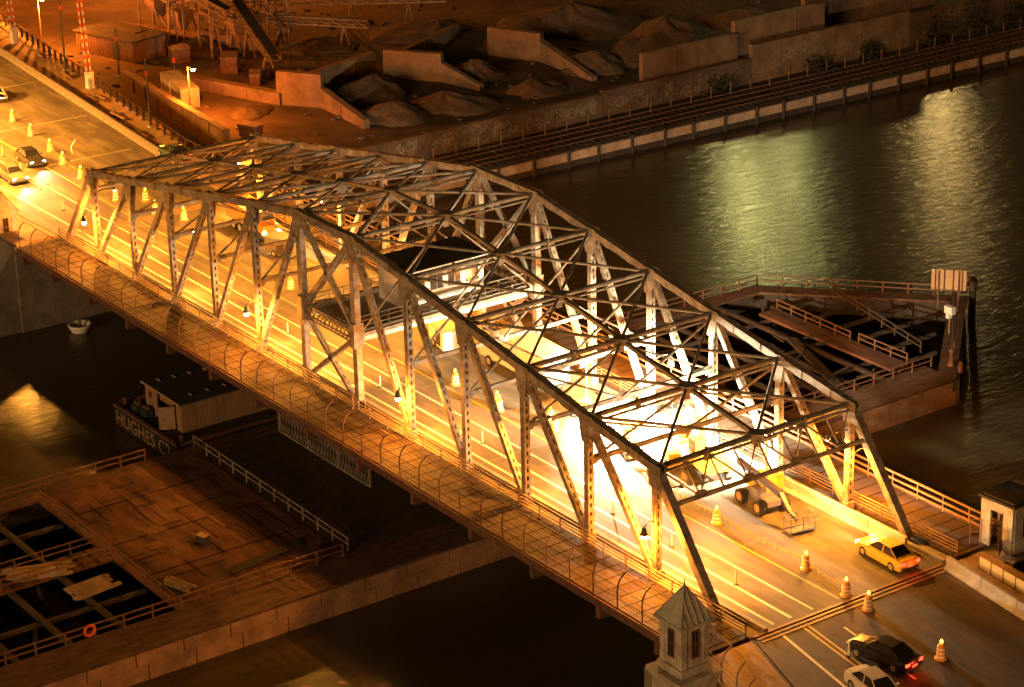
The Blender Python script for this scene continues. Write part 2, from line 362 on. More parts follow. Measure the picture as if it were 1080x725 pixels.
# deck, floor beams, kerbs
part(MB().prism([(-L2-.7, .9), (L2+3.9, .9), (L2+3.9, BW-.9), (-L2-.7, BW-.9)], -.5, -.025), 'deck_slab', 'conc_dark')
struct('road', MB().prism([(-47.2, .95), (50.5, .95), (50.5, BW-1.0), (-47.2, BW-1.0)], -.02, 0.0), 'road')
for i, x in enumerate([-L2]+NX+[L2]):
    part(MB().beam((x, -4.9, -1.0), (x, BW+5.0, -1.0), .4, .95), 'floor_beam', 'rust')
st = MB()
for y in (2.5, 5.5, 8.5, 11.5, 14.5): st.beam((-L2, y, -.9), (L2, y, -.9), .25, .7)
part(st, 'stringer', 'rust')
part(MB().box((1.6, .17, -.3), (97.4, 1.42, .3)).box((1.6, BW-.2, -.3), (97.4, 1.38, .3)), 'deck_edge', 'conc_dark')
for y in (.72, BW-.72): part(MB().box((1.7, y, .06), (97.5, .30, .36)), 'kerb', 'conc')
# walkways
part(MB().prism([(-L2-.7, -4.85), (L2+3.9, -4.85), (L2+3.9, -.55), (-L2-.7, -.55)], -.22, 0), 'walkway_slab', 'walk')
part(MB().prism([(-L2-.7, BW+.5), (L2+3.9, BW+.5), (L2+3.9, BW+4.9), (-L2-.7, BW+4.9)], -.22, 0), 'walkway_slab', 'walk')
sj = MB()
for k in range(78): sj.box((-46.4+k*1.25, -2.7, .003), (.07, 4.2, .012)); sj.box((-46.4+k*1.25, BW+2.7, .003), (.07, 4.2, .012))
for y in (-3.9, -2.9, -1.7): sj.box((1.6, y, .002), (97, .05, .008))
part(sj, 'walkway_seam', 'hole')
ed = MB().box((1.6, -4.92, -.25), (97.6, .14, .6)).box((1.6, BW+4.97, -.25), (97.6, .14, .6)); part(ed, 'fascia', 'rust')
# railing between road and walkway (both sides)
def rails(y, x0, x1, zs, r, every, name, m, h):
    b = MB()
    for z in zs: b.beam((x0, y, z), (x1, y, z), r*2, r*2)
    n = int((x1-x0)/every)
    for k in range(n+1):
        x = x0+(x1-x0)*k/n; b.beam((x, y, 0), (x, y, h), .07, .07, (0, 1, 0))
    return part(b, name, m)
rails(-.75, -47, 50.2, (.25, .5, .75, 1.05), .035, 2.4, 'inner_railing', 'rail', 1.05)
rails(BW+.75, -47, 50.2, (.25, .5, .75, 1.0), .03, 2.4, 'inner_railing', 'rail', 1.0)
rails(BW+4.75, -47, 49.8, (.3, .75, 1.25), .06, 2.43, 'outer_railing', 'rail', 1.25)
# outer fence of the near walkway: posts that lean in at the top, with rails
fence = part(MB(), 'walkway_fence', 'fence')
fr = MB()
for z, yy in ((.15, -4.78), (.4, -4.78), (.65, -4.78), (.9, -4.78), (1.15, -4.78)): fr.tube((-47, yy, z), (50.2, yy, z), .022, 5)
fr.tube((-47, -4.12, 2.42), (50.2, -4.12, 2.42), .03, 5)
fr.beam((-47, -4.80, .06), (50.2, -4.80, .06), .06, .10)
sub(fr, 'fence_rail', 'fence', fence)
post0 = None
for k in range(39):
    x = -46.9+k*2.55
    if post0 is None:
        b = MB(); b.path([(0, -4.78-0, 0), (0, -4.80, 1.3), (0, -4.74, 1.75), (0, -4.52, 2.15), (0, -4.12, 2.42)], .055, 6); b.box((0, -4.78, .05), (.22, .2, .1))
        post0 = sub(b, 'fence_post', 'fence', fence); post0.location.x = x
    else:
        c = post0.copy(); COL.objects.link(c); c.location.x = x
# hanging lattice of the turning gear, below the near walkway
lg = MB(); x0, x1, y0 = -2.0, 11.2, -3.9
for z in (-1.25, -3.0): lg.beam((x0, y0, z), (x1, y0, z), .18, .16)
for x in (x0, x0+4.4, x0+8.8, x1): lg.beam((x, y0, -.4), (x, y0, -3.0), .14, .14)
n = 30
for k in range(n):
    a, b = x0+(x1-x0)*k/n, x0+(x1-x0)*(k+1)/n
    lg.beam((a, y0, -1.25), (b, y0, -3.0), .04, .07); lg.beam((a, y0, -3.0), (b, y0, -1.25), .04, .07)
for k in range(14): lg.beam((x0+.9*k+.4, y0+.1, -.35), (x0+.9*k+.4, y0+.1, -1.2), .3, .06)
part(lg, 'lattice_girder', 'steel_dark')
dr = MB(); dr.lathe((0, YM, -3.6), [(5.2, 0), (5.2, 1.9), (5.0, 2.0)], 32); part(dr, 'turntable_drum', 'rust')

# operator's house on a gallery above the road, centre panel
oh = part(MB().prism([(-3.4, .6), (3.4, .6), (3.4, BW-.6), (-3.4, BW-.6)], MID-.3, MID-.1), 'operator_house', 'conc', label='operator house and gallery above the road at the bridge centre')
b = MB(); b.box((3.45, YM, MID-.25), (.1, BW-1.4, .9)); b.box((-3.45, YM, MID-.25), (.1, BW-1.4, .9)); sub(b, 'gallery_fascia', 'white', oh)
b = MB()
for x in (3.3, -3.3):
    for z in (.45, .85, 1.2): b.beam((x, .7, MID+z), (x, BW-.7, MID+z), .05, .05)
    for k in range(13): b.beam((x, .7+k*(BW-1.4)/12, MID-.1), (x, .7+k*(BW-1.4)/12, MID+1.2), .05, .05, (1, 0, 0))
sub(b, 'gallery_railing', 'steel', oh)
b = MB(); b.box((-.2, 9.6, MID+1.5), (4.2, 7.2, 3.1)); sub(b, 'cabin', 'white', oh)
b = MB(); b.box((-.2, 9.6, MID+3.17), (5.0, 8.2, .24)); sub(b, 'roof', 'tar', oh)
b = MB(); b.box((-.2, 9.6, MID+3.17), (5.1, 8.3, .16)); sub(b, 'roof_trim', 'white', oh)
for yy in (7.0, 8.7, 10.4, 12.1):
    b = MB(); b.box((1.92, yy, MID+1.72), (.06, 1.15, 1.1)); w = sub(b, 'window', 'glass', oh)
    b = MB(); b.box((1.94, yy, MID+2.45), (.1, 1.35, .08)); b.box((1.94, yy, MID+1.25), (.1, 1.35, .08)); b.box((1.95, yy, MID+1.72), (.09, .07, 1.1))
    b.v = [(x, y-8.5, z) for x, y, z in b.v]; 
    b.build('window_frame', 'steel_dark', oh)

# ------------------------------------------------------------------ road markings, painted light streaks and joints on the bridge
Z1 = .004
lm = MB()
def strip(mb, p, q, w, z=Z1):
    p, q = Vector((p[0], p[1], z)), Vector((q[0], q[1], z)); d = (q-p).normalized(); a = Vector((-d.y, d.x, 0))*w/2
    mb.add([p-a, q-a, q+a, p+a], [(0, 1, 2, 3)])
for y in (1.75, ): strip(lm, (-47, y), (50, y), .20)  # headlight streaks painted as solid white lines, here and on the next line
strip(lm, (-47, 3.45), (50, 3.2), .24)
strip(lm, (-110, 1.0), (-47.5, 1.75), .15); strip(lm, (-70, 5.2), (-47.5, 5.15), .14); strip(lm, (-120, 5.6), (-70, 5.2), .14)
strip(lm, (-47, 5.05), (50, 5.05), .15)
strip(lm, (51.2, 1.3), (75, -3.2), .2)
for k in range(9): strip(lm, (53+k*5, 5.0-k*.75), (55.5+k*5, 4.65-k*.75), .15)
struct('lane_and_streak_marking', lm, 'line')
rp = MB(); rr = random.Random(9)
for k in range(26):
    x, y = rr.uniform(-44, 46), rr.uniform(2, 15); strip(rp, (x, y), (x+rr.uniform(.8, 5), y+rr.uniform(-.1, .1)), rr.uniform(.4, 1.6), .002+.00007*k)
for k in range(16):
    x = rr.uniform(-110, -50); y = rr.uniform(3, 14); strip(rp, (x, y), (x+rr.uniform(1, 6), y-.2), rr.uniform(.4, 1.8), -.002+.00007*k)
struct('road_patch', rp, 'patch')
rp = MB()
for k in range(14):
    x = 52+rr.uniform(0, 22); y = rr.uniform(-1, 12)-(x-52)*.2; strip(rp, (x, y), (x+rr.uniform(1, 5), y-.8), rr.uniform(.4, 1.5), -.002+.00007*k)
struct('road_patch', rp, 'patch_dark')
dg = MB()
for k in range(18): dg.box((-44+k*5.2, 1.05+.0, .004), (.5, .24, .012)); dg.box((-44+k*5.2, BW-1.15, .004), (.5, .24, .012))
struct('road_drain', dg, 'hole')
yl = MB(); strip(yl, (-47, 7.4), (50, 7.35), .14); strip(yl, (-110, 9.0), (-47.4, 7.4), .14); strip(yl, (51.2, 3.4), (72, .4), .16); strip(yl, (51.2, 3.0), (72, 0), .16)
struct('centre_marking', yl, 'yline')
jt = MB()
for x, ya, yb in ((-68.8, -1, 17.6), (-83, -1, 19.7), (-99, -1, 21)): strip(jt, (x, ya), (x+.6, yb), .3, .003)
struct('pavement_seam', jt, 'conc')
ej = MB()
for x in (-47.28, 50.75): 
    for dx in (-.42, 0, .42): ej.box((x+dx+.2, 8.1, -.01), (.2, 17.0, .08))
struct('expansion_joint', ej, 'rail')
# steel seams across the bridge deck, one at every floor beam
sm_ = MB()
for x in NX: strip(sm_, (x, 1.0), (x, BW-1.1), .10, .003)
struct('deck_seam', sm_, 'conc_dark')

# ------------------------------------------------------------------ lamps on the bridge
LN = {0: 'first from the left end', 4: 'left of the centre panel', 7: 'right of the centre panel', 8: 'under the white work glare', 11: 'at the right end'}
def lantern(x, y, zt, side, label, power):
    e0 = empty('bridge_lantern', (x, y, 0), label, 'lamp', 'lanterns on the truss posts')
    b = MB(); b.path([(0, 0, zt+.35), (.25, .5*side, zt+.75), (.5, 1.0*side, zt+.75), (.6, 1.25*side, zt+.55)], .05, 6); b.build('bracket', 'dark', e0)
    b = MB(); b.lathe((.6, 1.25*side, zt), [(.10, .62), (.14, .55), (.27, .15), (.30, .08)][::-1], 10); b.build('lamp_hood', 'dark', e0)
    b = MB(); b.lathe((.6, 1.25*side, zt), [(.05, -.26), (.17, -.2), (.23, -.05), (.22, .07)], 10); b.build('lamp_globe', 'e_na', e0)
    point(e0, (.6, 1.25*side, zt-.45), power*1.9, LANT, .2)
for i in (0, 4, 7, 11):
    lantern(NX[i], -.25, 3.7, -1, f'sodium lantern over the near walkway on the near truss post {LN[i]}', 2600)
for i in (0, 4, 7, 8, 11):
    lantern(NX[i], BW+.25, 3.7, 1, f'sodium lantern over the far walkway on the far truss post {LN[i]}', 2600 if i != 8 else 1500)
def roadlamp(x, y, zt, side, label, power):
    e0 = empty('road_lamp', (x, y, 0), label, 'lamp', 'lamps over the bridge road')
    b = MB(); b.path([(0, 0, zt+.2), (0, .6*side, zt+.35), (0, 1.7*side, zt+.25)], .05, 6); b.build('bracket', 'dark', e0)
    b = MB(); b.lathe((0, 1.8*side, zt), [(.16, .05), (.2, .12), (.1, .3)], 10); b.build('lamp_hood', 'dark', e0)
    b = MB(); b.lathe((0, 1.8*side, zt), [(.04, -.12), (.12, -.06), (.14, .05)], 10); b.build('lamp_globe', 'e_na', e0)
    spot(e0, (0, 1.8*side, zt-.16), (0, 1.8*side+.6*side, 0), power, SODIUM, 176, .14, .15)
NO = ['first', 'second', 'third', 'fourth', 'fifth', 'sixth', 'seventh', 'eighth', 'ninth', 'tenth', 'eleventh', 'last']
for i in (0, 2, 4, 5, 7, 9, 11):
    roadlamp(NX[i], .25, 5.8, 1, f'small sodium lamp over the road on the {NO[i]} near truss post from the left', 13500)
    roadlamp(NX[i], BW-.25, 5.8, -1, f'small sodium lamp over the road on the {NO[i]} far truss post from the left', 13500)

# ------------------------------------------------------------------ gate towers and the small house
def tower(loc, label, zb, ze, rz=0.):
    """square stone tower with a pyramid metal roof; origin at its centre; zb = base, ze = eaves"""
    t = empty('gate_tower', (loc[0], loc[1], zb), label, 'tower', 'stone gate towers at the bridge ends', rz)
    H = ze-zb; w = .98
    b = MB(); b.box((0, 0, H/2), (2*w, 2*w, H))
    for sx in (-1, 1):
        for sy in (-1, 1): b.box((sx*(w-.14), sy*(w-.14), H/2), (.42, .42, H))
    b.box((0, 0, H-.2), (2*w+.3, 2*w+.3, .22)); b.box((0, 0, .25), (2*w+.34, 2*w+.34, .5))
    b.build('wall', 'stone', t)
    b = MB(); b.box((0, 0, -.16), (3.3, 3.3, .3)); b.box((0, 0, -.45), (3.0, 3.0, .3)); b.box((0, 0, -4.0), (2.75, 2.75, 6.8))
    b.box((0, 0, -1.9), (3.0, 3.0, .3))
    b.build('pedestal', 'stone', t)
    r = MB(); e = w+.30; ap = (0, 0, H+2.1)
    r.add([(-e, -e, H), (e, -e, H), (e, e, H), (-e, e, H), ap], [(0, 1, 4), (1, 2, 4), (2, 3, 4), (3, 0, 4), (3, 2, 1, 0)])
    for a, c in (((-e, -e), (e, -e)), ((e, -e), (e, e)), ((e, e), (-e, e)), ((-e, e), (-e, -e))):
        n = 6
        for k in range(n+1):
            p = Vector((a[0]+(c[0]-a[0])*k/n, a[1]+(c[1]-a[1])*k/n, H+.02)); f = 1-abs(2*k/n-1)
            q = p.lerp(Vector(ap), 1.0) if k in (0, n) else None
            mid = Vector(((a[0]+c[0])/2, (a[1]+c[1])/2, H)); up = (Vector(ap)-mid)
            if q is None:
                q = p+up*f
            r.beam(p, q, .07, .09)
        r.beam((a[0], a[1], H), (c[0], c[1], H), .12, .14)
    r.tube((0, 0, H+2.0), (0, 0, H+2.5), .09, 6, .02)
    r.build('roof', 'roofm', t)
    for dx, dy in ((1, 0), (0, -1), (-1, 0), (0, 1)):
        c = (dx*(w+.01), dy*(w+.01), H*.58); g = MB(); sz = (.06, .44, 1.7) if dx else (.44, .06, 1.7)
        g.box(c, sz); wn = g.build('window', 'glass', t)
        f = MB(); 
        for s in (-1, 1): f.box((c[0]+(0 if dx else s*.25), c[1]+(s*.25 if dx else 0), c[2]), (.12, .07, 1.8) if dx else (.07, .12, 1.8))
        for z in (-1, 0, 1): f.box((c[0], c[1], c[2]+z*.88), (.12, .57, .08) if dx else (.57, .12, .08))
        f.box(c, (.1, .04, 1.7) if dx else (.04, .1, 1.7))
        f.build('window_frame', 'winframe', wn)
    return t
tower((53.0, -8.0), 'pale stone tower with a pyramid metal roof at the right end of the near walkway', 1.6, 5.0)
tower((-52.5, -4.0), 'pale stone tower with a pyramid metal roof at the left edge of the photo', -1.3, 2.0)

h = empty('gate_house', (50.9, 21.9, -.1), 'small derelict flat roofed gate house with an open doorway beside the far walkway end', 'gate house', rz=R(4))
b = MB(); w = 1.35; H = 3.5
for sy in (-1, 1): b.box((0, sy*w, H/2), (2*w, .2, H)) if sy > 0 else (b.box((-.95, -w, H/2), (.8, .2, H)), b.box((.95, -w, H/2), (.8, .2, H)), b.box((0, -w, H-.35), (1.1, .2, .7)))
for sx in (-1, 1): b.box((sx*w, 0, .55), (.2, 2*w-.2, 1.1)); b.box((sx*w, 0, H-.4), (.2, 2*w-.2, .8)); b.box((sx*w, -.85, 1.9), (.2, .8, 1.7)); b.box((sx*w, .85, 1.9), (.2, .8, 1.7))
b.build('wall', 'stone', h)
MB().box((0, 0, H+.06), (3.1, 3.1, .18)).box((0, 0, H+.2), (2.6, 2.6, .12)).build('roof', 'tar', h)
MB().box((w-.05, 0, 1.9), (.05, .8, 1.7)).box((w+.03, .1, 1.8), (.05, .5, .9)).build('window', 'winframe', h)
MB().box((0, 0, -2.0), (4.2, 4.2, 3.9)).box((-.3, -2.4, -.25), (3.6, 1.6, .3)).build('pedestal', 'conc_dark', h)
MB().beam((.62, -1.6, .1), (.9, -2.2, 2.0), .05, .8).build('door', 'winframe', h)
g = tag(MB().path([(0, 0, 0), (0, 0, 1.9)], .04).path([(.5, .5, 0), (.5, .5, 1.9)], .04).path([(0, 0, .4), (.5, .5, .4)], .03).path([(0, 0, .9), (.5, .5, .9)], .03).path([(0, 0, 1.4), (.5, .5, 1.4)], .03).path([(0, 0, 1.8), (.5, .5, 1.8)], .03)
        .build('ladder', 'rail'), 'short steel ladder frame between the far walkway railing and the gate house', 'ladder'); g.location = (49.5, 19.6, .02)

# ------------------------------------------------------------------ barriers
def jersey(name, pts, label, m='conc', h=.85, seg=3.6, w=.6, lip=None):
    """a row of concrete barrier units along a line, one object per unit"""
    k = 0
    for a, b_ in zip(pts, pts[1:]):
        a, b_ = Vector(a), Vector(b_); n = max(1, round((b_-a).length/seg)); d = (b_-a)/n; ang = math.atan2(d.y, d.x)
        for i in range(n):
            p = a+d*i; u = d.length-.06; mb = MB()
            prof = [(-w/2, 0), (w/2, 0), (w/2, .1), (.16, .35), (.1, h), (-.1, h), (-.16, .35), (-w/2, .1)]
            v = [(0, y, z) for y, z in prof]+[(u, y, z) for y, z in prof]; q = len(prof)
            mb.add(v, [tuple(range(q)), tuple(range(2*q-1, q-1, -1))]+[(j, q+j, q+(j+1) % q, (j+1) % q) for j in range(q)])
            o = mb.build(name, m); o.location = (p.x, p.y, p.z); o.rotation_euler.z = ang; k += 1
            tag(o, label, 'barrier', label.split(' ')[0]+' barrier units of the '+label.split('of the ')[-1])
jersey('concrete_barrier', [(19, 15.5, 0), (47.6, 15.6, 0)], 'white concrete barrier unit, whitened as if floodlit, in the row of the far edge of the bridge road', 'white', .95)  # whiter than the right approach row, with the work light put into the paint
jersey('concrete_barrier', [(51.2, 15.85, 0), (62, 14.4, 0), (80, 12.0, 0)], 'grey concrete barrier unit in the row of the right approach road', 'conc', .95)
jersey('concrete_barrier', [(-120, 24.1, 0), (-64, 18.75, 0)], 'pale concrete barrier unit with round knobs in the row of the left approach road', 'conc_dark', .8, 1.9)
pf = empty('panel_fence', (52.6, 17.3, .14), 'low fence of white panels on the far walkway beyond the bridge end', 'fence')
for k in range(8):
    b = MB(); b.box((.62, 0, .5), (1.12, .05, .8)); o = b.build('panel', 'white', pf); o.location = (k*1.2, -k*.12, 0); o.rotation_euler.z = -.1
    b = MB(); b.beam((0, 0, 0), (0, 0, 1.0), .08, .08); o = b.build('fence_post', 'rail', pf); o.location = (k*1.2, -k*.12, 0)
def railing(name, pts, label, h=1.1, zs=(.55, 1.08), every=2.4, m='rail', r=.04, postw=.08):
    e0 = empty(name, pts[0], label, 'railing'); o = Vector(pts[0]); rb = MB()
    for a, b_ in zip(pts, pts[1:]):
        a, b_ = Vector(a)-o, Vector(b_)-o
        for z in zs: rb.beam(a+Vector((0, 0, z)), b_+Vector((0, 0, z)), 2*r, 2*r)
    rb.build('rail', m, e0); src = None
    for a, b_ in zip(pts, pts[1:]):
        a, b_ = Vector(a)-o, Vector(b_)-o; n = max(1, round((b_-a).length/every))
        for k in range(n+1):
            p = a.lerp(b_, k/n)
            if k == 0 and src is not None: continue
            if src is None:
                src = MB().beam((0, 0, 0), (0, 0, h), postw, postw).build('post', m, e0); c = src
            else: c = src.copy(); COL.objects.link(c)
            c.location = p
    return e0
railing('steel_railing', [(49.8, 21.6, 0), (51.0, 21.9, 0)], 'last short bay of steel railing where the far walkway meets the gate house', .9+.4, (.3, .75, 1.25))
railing('post_fence', [(-47.8, 21.6, .14), (-63.8, 21.7, .14), (-126, 29.6, .14), (-170, 35.2, .14)], 'long post and rail fence along the far side of the left approach', 1.2, (.35, 1.15), 2.1, 'walk', .045, .24)
# near fence beyond the right tower, curving away
f2 = empty('curved_fence', (55.4, -7.2, 0), 'dark fence with curved posts on the right approach beside the stone tower', 'fence')
b = MB()
for z in (.15, .5, .85, 1.2): b.path([(-4, 2.2, z), (0, 1.2, z), (6, -1.6, z), (14, -6.4, z)], .03, 5)
b.path([(-4, 2.7, 2.4), (0, 1.8, 2.4), (6, -1.0, 2.4), (14, -5.8, 2.4)], .035, 5); b.build('rail', 'rail', f2)
for k in range(9):
    t = k*1.9; x = -3.6+t; y = 2.1-.25*(x+4) if x < 0 else 1.2-.46*x-(.01*x*x)
    o = MB().path([(0, 0, 0), (0, 0, 1.3), (.05, .1, 1.8), (.1, .35, 2.15), (.15, .62, 2.4)], .05, 6).build('post', 'rail', f2); o.location = (x, y, 0)

# traffic drums, delineator posts, flagged tape
def make_drum():
    d = empty('traffic_drum', (0, 0, 0), 'x', 'traffic drum', 'orange traffic drums along the work zone')
    MB().lathe((0, 0, 0), [(.40, 0), (.40, .08), (.30, .09), (.29, .35), (.275, .36), (.265, .62), (.25, .63), (.24, .86), (.20, .98), (.10, 1.0)], 14).box((0, 0, 1.06), (.24, .05, .14)).build('body', 'drum', d)
    MB().lathe((0, 0, 0), [(.303, .14), (.30, .26)], 14).lathe((0, 0, 0), [(.288, .40), (.28, .52)], 14).lathe((0, 0, 0), [(.268, .66), (.262, .78)], 14).build('reflective_band', 'band', d)
    MB().lathe((0, 0, 1.1), [(.09, 0), (.11, .1), (.06, .22)], 8).build('warning_light', 'e_amber', d)
    return d
DR = [(36.6, 8.3, 'orange drum with a warning light on the tape line nearest the boom lift wheels'), (45.5, 8.5, 'orange drum on the tape line level with the yellow sedan bonnet'),
 (49.9, 8.0, 'orange drum standing just left of the right expansion joint'), (52.2, 7.8, 'orange drum standing just right of the right expansion joint'), (59.6, 6.9, 'lone orange drum on the dark road at the bottom right'),
 (4.9, 8.2, 'orange drum on the bridge near the box truck rear, first of three'), (10.6, 8.2, 'orange drum of the close pair beside the box truck, left one'), (11.3, 7.9, 'orange drum of the close pair beside the box truck, right one'),
 (17.0, 9.0, 'orange drum in the white glare past the box truck, nearer one'), (15.4, 9.7, 'orange drum in the white glare past the box truck, farther one'),
 (-85.5, 12.4, 'orange drum on the left approach, farthest from the bridge'), (-79.3, 11.6, 'orange drum on the left approach, second from the far end of its row'), (-72.8, 10.7, 'orange drum on the left approach beside the bent post'),
 (-68.0, 9.8, 'orange drum on the left approach, second before the truss'), (-62.5, 9.1, 'orange drum on the left approach, last before the truss'), (-53.9, 8.6, 'orange drum just inside the left portal of the bridge'),
 (-52.0, 10.8, 'orange drum beside the left portal, farther across the road'), (-47.9, 9.7, 'orange drum between the first two near truss posts'), (-44.5, 10.9, 'orange drum behind the second near truss post'), (-22.0, 9.2, 'orange drum on the bridge in front of the oncoming work truck')]
d0 = make_drum(); d0.location = (*DR[0][:2], 0); d0['label'] = DR[0][2]
for x, y, l in DR[1:]: clone(d0, (x, y, 0), l, random.uniform(0, 6))
DE = [(-74.4, 6.1, 'leftmost white lane post on the left approach'), (-68.1, 5.2, 'white lane post on the left approach, second from the left edge'), (-61.7, 4.3, 'white lane post on the left approach, third from the left edge'),
 (-54.4, 3.2, 'white lane post just before the left end of the bridge'), (-36.8, 3.0, 'white lane post seen through the first bays of the truss'), (-12.9, 3.5, 'white lane post left of the centre panel'), (1.6, 3.3, 'white lane post at the centre panel'), (15.5, 3.4, 'white lane post between the centre panel and the glare'),
 (31., 3.6, 'white lane post seen beside the next to last near vertical'), (37.5, 3.6, 'white lane post beside the last near vertical'), (44.4, 3.4, 'white lane post just outside the right end post of the near truss'), (55.9, 2.7, 'white lane post on the dark right approach')]
dl = empty('lane_post', (*DE[0][:2], 0), DE[0][2], 'lane post', 'white lane posts on the road')
MB().lathe((0, 0, 0), [(.06, .02), (.055, .9), (.02, 1.0)], 8).build('post', 'band', dl); MB().lathe((0, 0, 0), [(.18, 0), (.15, .05)], 10).build('foot', 'tyre', dl)
for x, y, l in DE[1:]: clone(dl, (x, y, 0), l)
def tape(p, q, label):
    e0 = empty('flag_tape', p, label, 'flagged tape', 'yellow flag tapes between the drums'); q = Vector(q)-Vector(p); n = max(4, int(q.length/.55)); b = MB(); f = MB()
    pts = [q*(k/n)+Vector((0, 0, .75-.35*4*(k/n)*(1-k/n))) for k in range(n+1)]
    b.path(pts, .02, 4); b.build('rope', 'yellow', e0)
    for k in range(n):
        c = (pts[k]+pts[k+1])/2; d = q.normalized()
        f.add([c-d*.15, c+d*.15, c+Vector((0, .04, -.34)), c+Vector((0, .06, -.02))], [(0, 1, 2), (0, 2, 3), (1, 0, 3), (2, 1, 3)])
    f.build('flag', 'yellow', e0)
tape((36.6, 8.3, .1), (45.5, 8.5, .1), 'sagging yellow flag tape between the two drums nearest the boom lift')
tape((45.5, 8.5, .1), (49.9, 8.0, .1), 'sagging yellow flag tape ending at the right expansion joint')
tape((27.5, 8.8, .1), (36.6, 8.3, .1), 'sagging yellow flag tape running into the white glare')
tape((-72.8, 10.7, .1), (-68.0, 9.8, .1), 'yellow flag tape on the left approach beside the bent post'); tape((-68.0, 9.8, .1), (-62.5, 9.1, .1), 'yellow flag tape on the left approach nearest the truss')
tag(MB().path([(-70.6, 12.1, 0), (-71.0, 12.2, .6), (-70.3, 12.4, 1.5)], .05, 5).build('bent_post', 'band'), 'bent white marker post leaning beside the drums on the left approach', 'post')

# ------------------------------------------------------------------ vehicles
def car(loc, rz, paint, label, lights=None, power=0, cat='car'):
    """front towards +x"""
    c = empty('parked_car', loc, label, cat, rz=rz); w = .88
    def loft(secs, name, m):
        b = MB(); v = []; n = len(secs[0])
        for s_ in secs: v += s_
        f = [(k*n+i, k*n+(i+1) % n, (k+1)*n+(i+1) % n, (k+1)*n+i) for k in range(len(secs)-1) for i in range(n)]
        f += [tuple(range(n-1, -1, -1)), tuple(range((len(secs)-1)*n, len(secs)*n))]
        b.add(v, f, 0, False); return b.build(name, m, c)
    def sec(x, z0, z1, ww, crown=.06): return [(x, -ww, z0), (x, -ww*1.02, (z0+z1)/2), (x, -ww*.94, z1-.05), (x, -ww*.5, z1+crown), (x, ww*.5, z1+crown), (x, ww*.94, z1-.05), (x, ww*1.02, (z0+z1)/2), (x, ww, z0)]
    body = loft([sec(-2.35, .38, .80, w*.86), sec(-2.25, .25, .92, w*.96), sec(-1.5, .22, .96, w), sec(.6, .22, .95, w), sec(1.3, .22, .90, w), sec(2.1, .25, .78, w*.95), sec(2.35, .36, .66, w*.82)], 'body', paint)
    loft([[(-1.75, -.70, .95), (-1.75, .70, .95), (-1.0, .58, 1.40), (-1.0, -.58, 1.40)], [(-.95, -.74, .95), (-.95, .74, .95), (-.95, .60, 1.43), (-.95, -.60, 1.43)], [(.15, -.74, .95), (.15, .74, .95), (.12, .60, 1.43), (.12, -.60, 1.43)], [(1.0, -.72, .93), (1.0, .72, .93), (.35, .58, 1.38), (.35, -.58, 1.38)]], 'cabin', 'glass')
    MB().add([(-1.02, -.6, 1.43), (.32, -.6, 1.41), (.32, .6, 1.41), (-1.02, .6, 1.43), (-1.0, -.5, 1.47), (.25, -.5, 1.46), (.25, .5, 1.46), (-1.0, .5, 1.47)], [(0, 1, 5, 4), (1, 2, 6, 5), (2, 3, 7, 6), (3, 0, 4, 7), (4, 5, 6, 7), (3, 2, 1, 0)])\
      .beam((-1.75, -.71, .96), (-1.0, -.59, 1.43), .07, .05).beam((-1.75, .71, .96), (-1.0, .59, 1.43), .07, .05).beam((.97, -.72, .95), (.33, -.59, 1.41), .06, .05).beam((.97, .72, .95), (.33, .59, 1.41), .06, .05)\
      .beam((-.38, -.75, .95), (-.40, -.60, 1.43), .07, .04).beam((-.38, .75, .95), (-.40, .60, 1.43), .07, .04).build('roof', paint, c)
    for sx in (-1.42, 1.42):
        for sy in (-1, 1):
            o = MB().tube((0, -.11, 0), (0, .11, 0), .33, 16).build('wheel', 'tyre', c); o.location = (sx, sy*.80, .33)
            MB().tube((0, .112*sy-.01, 0), (0, .112*sy+.01, 0), .2, 12).build('rim', 'rim', o)
    hl = 'e_head' if lights in ('head', 'both') else 'white'
    tl = 'e_tail' if lights in ('tail', 'both') else 'red'
    for sy in (-1, 1):
        MB().box((2.24, sy*.60, .64), (.16, .34, .16)).build('headlight', hl, c); MB().box((-2.33, sy*.62, .76), (.10, .34, .16)).build('taillight', tl, c)
        MB().box((.72, sy*.96, 1.0), (.12, .16, .12)).build('mirror', paint, c)
    MB().box((-2.38, 0, .55), (.04, .5, .12)).build('plate', 'white', c)
    MB().box((2.33, 0, .42), (.1, 1.3, .14)).build('bumper', 'dark', c); MB().box((-2.33, 0, .40), (.1, 1.4, .14)).build('bumper', 'dark', c)
    if lights in ('head', 'both') and power: spot(c, (2.4, 0, .7), (14, 0, -.4), power, WHITE, 70, .8, .25, 'headlight_beam')
    if lights in ('tail', 'both') and power: point(c, (-2.6, 0, .75), power*.03, (1, .06, .02), .2, 'taillight_beam')
    return c
car((47.8, 13.6, 0), R(180-3), 'caryellow', 'yellow sedan with lit rear lamps by the barrier at the right bridge end', 'both', 900)
car((-95.2, 14.6, 0), R(174), 'carwhite', 'white sedan on the left approach cut off by the left edge of the photo')
car((-62.6, 19.6, 0), R(182), 'cargreen', 'dark green car behind the barrier where the left approach meets the bridge', 'tail', 100)
car((-66.5, 3.6, 0), R(-4), 'cargrey', 'grey sedan with headlights on in the near lanes of the left approach', 'head', 2500)
car((-70.5, 7.4, 0), R(-5), 'carblack', 'black sedan with headlights on beside the drums of the left approach', 'head', 2500)
car((57.6, 4.0, 0), R(188), 'carblack', 'black sedan with red tail lamps entering the bridge from the right approach', 'tail', 1400)
car((60.6, .6, 0), R(-9), 'carwhite', 'white sedan with headlights on leaving the bridge at the bottom right', 'head', 2500)

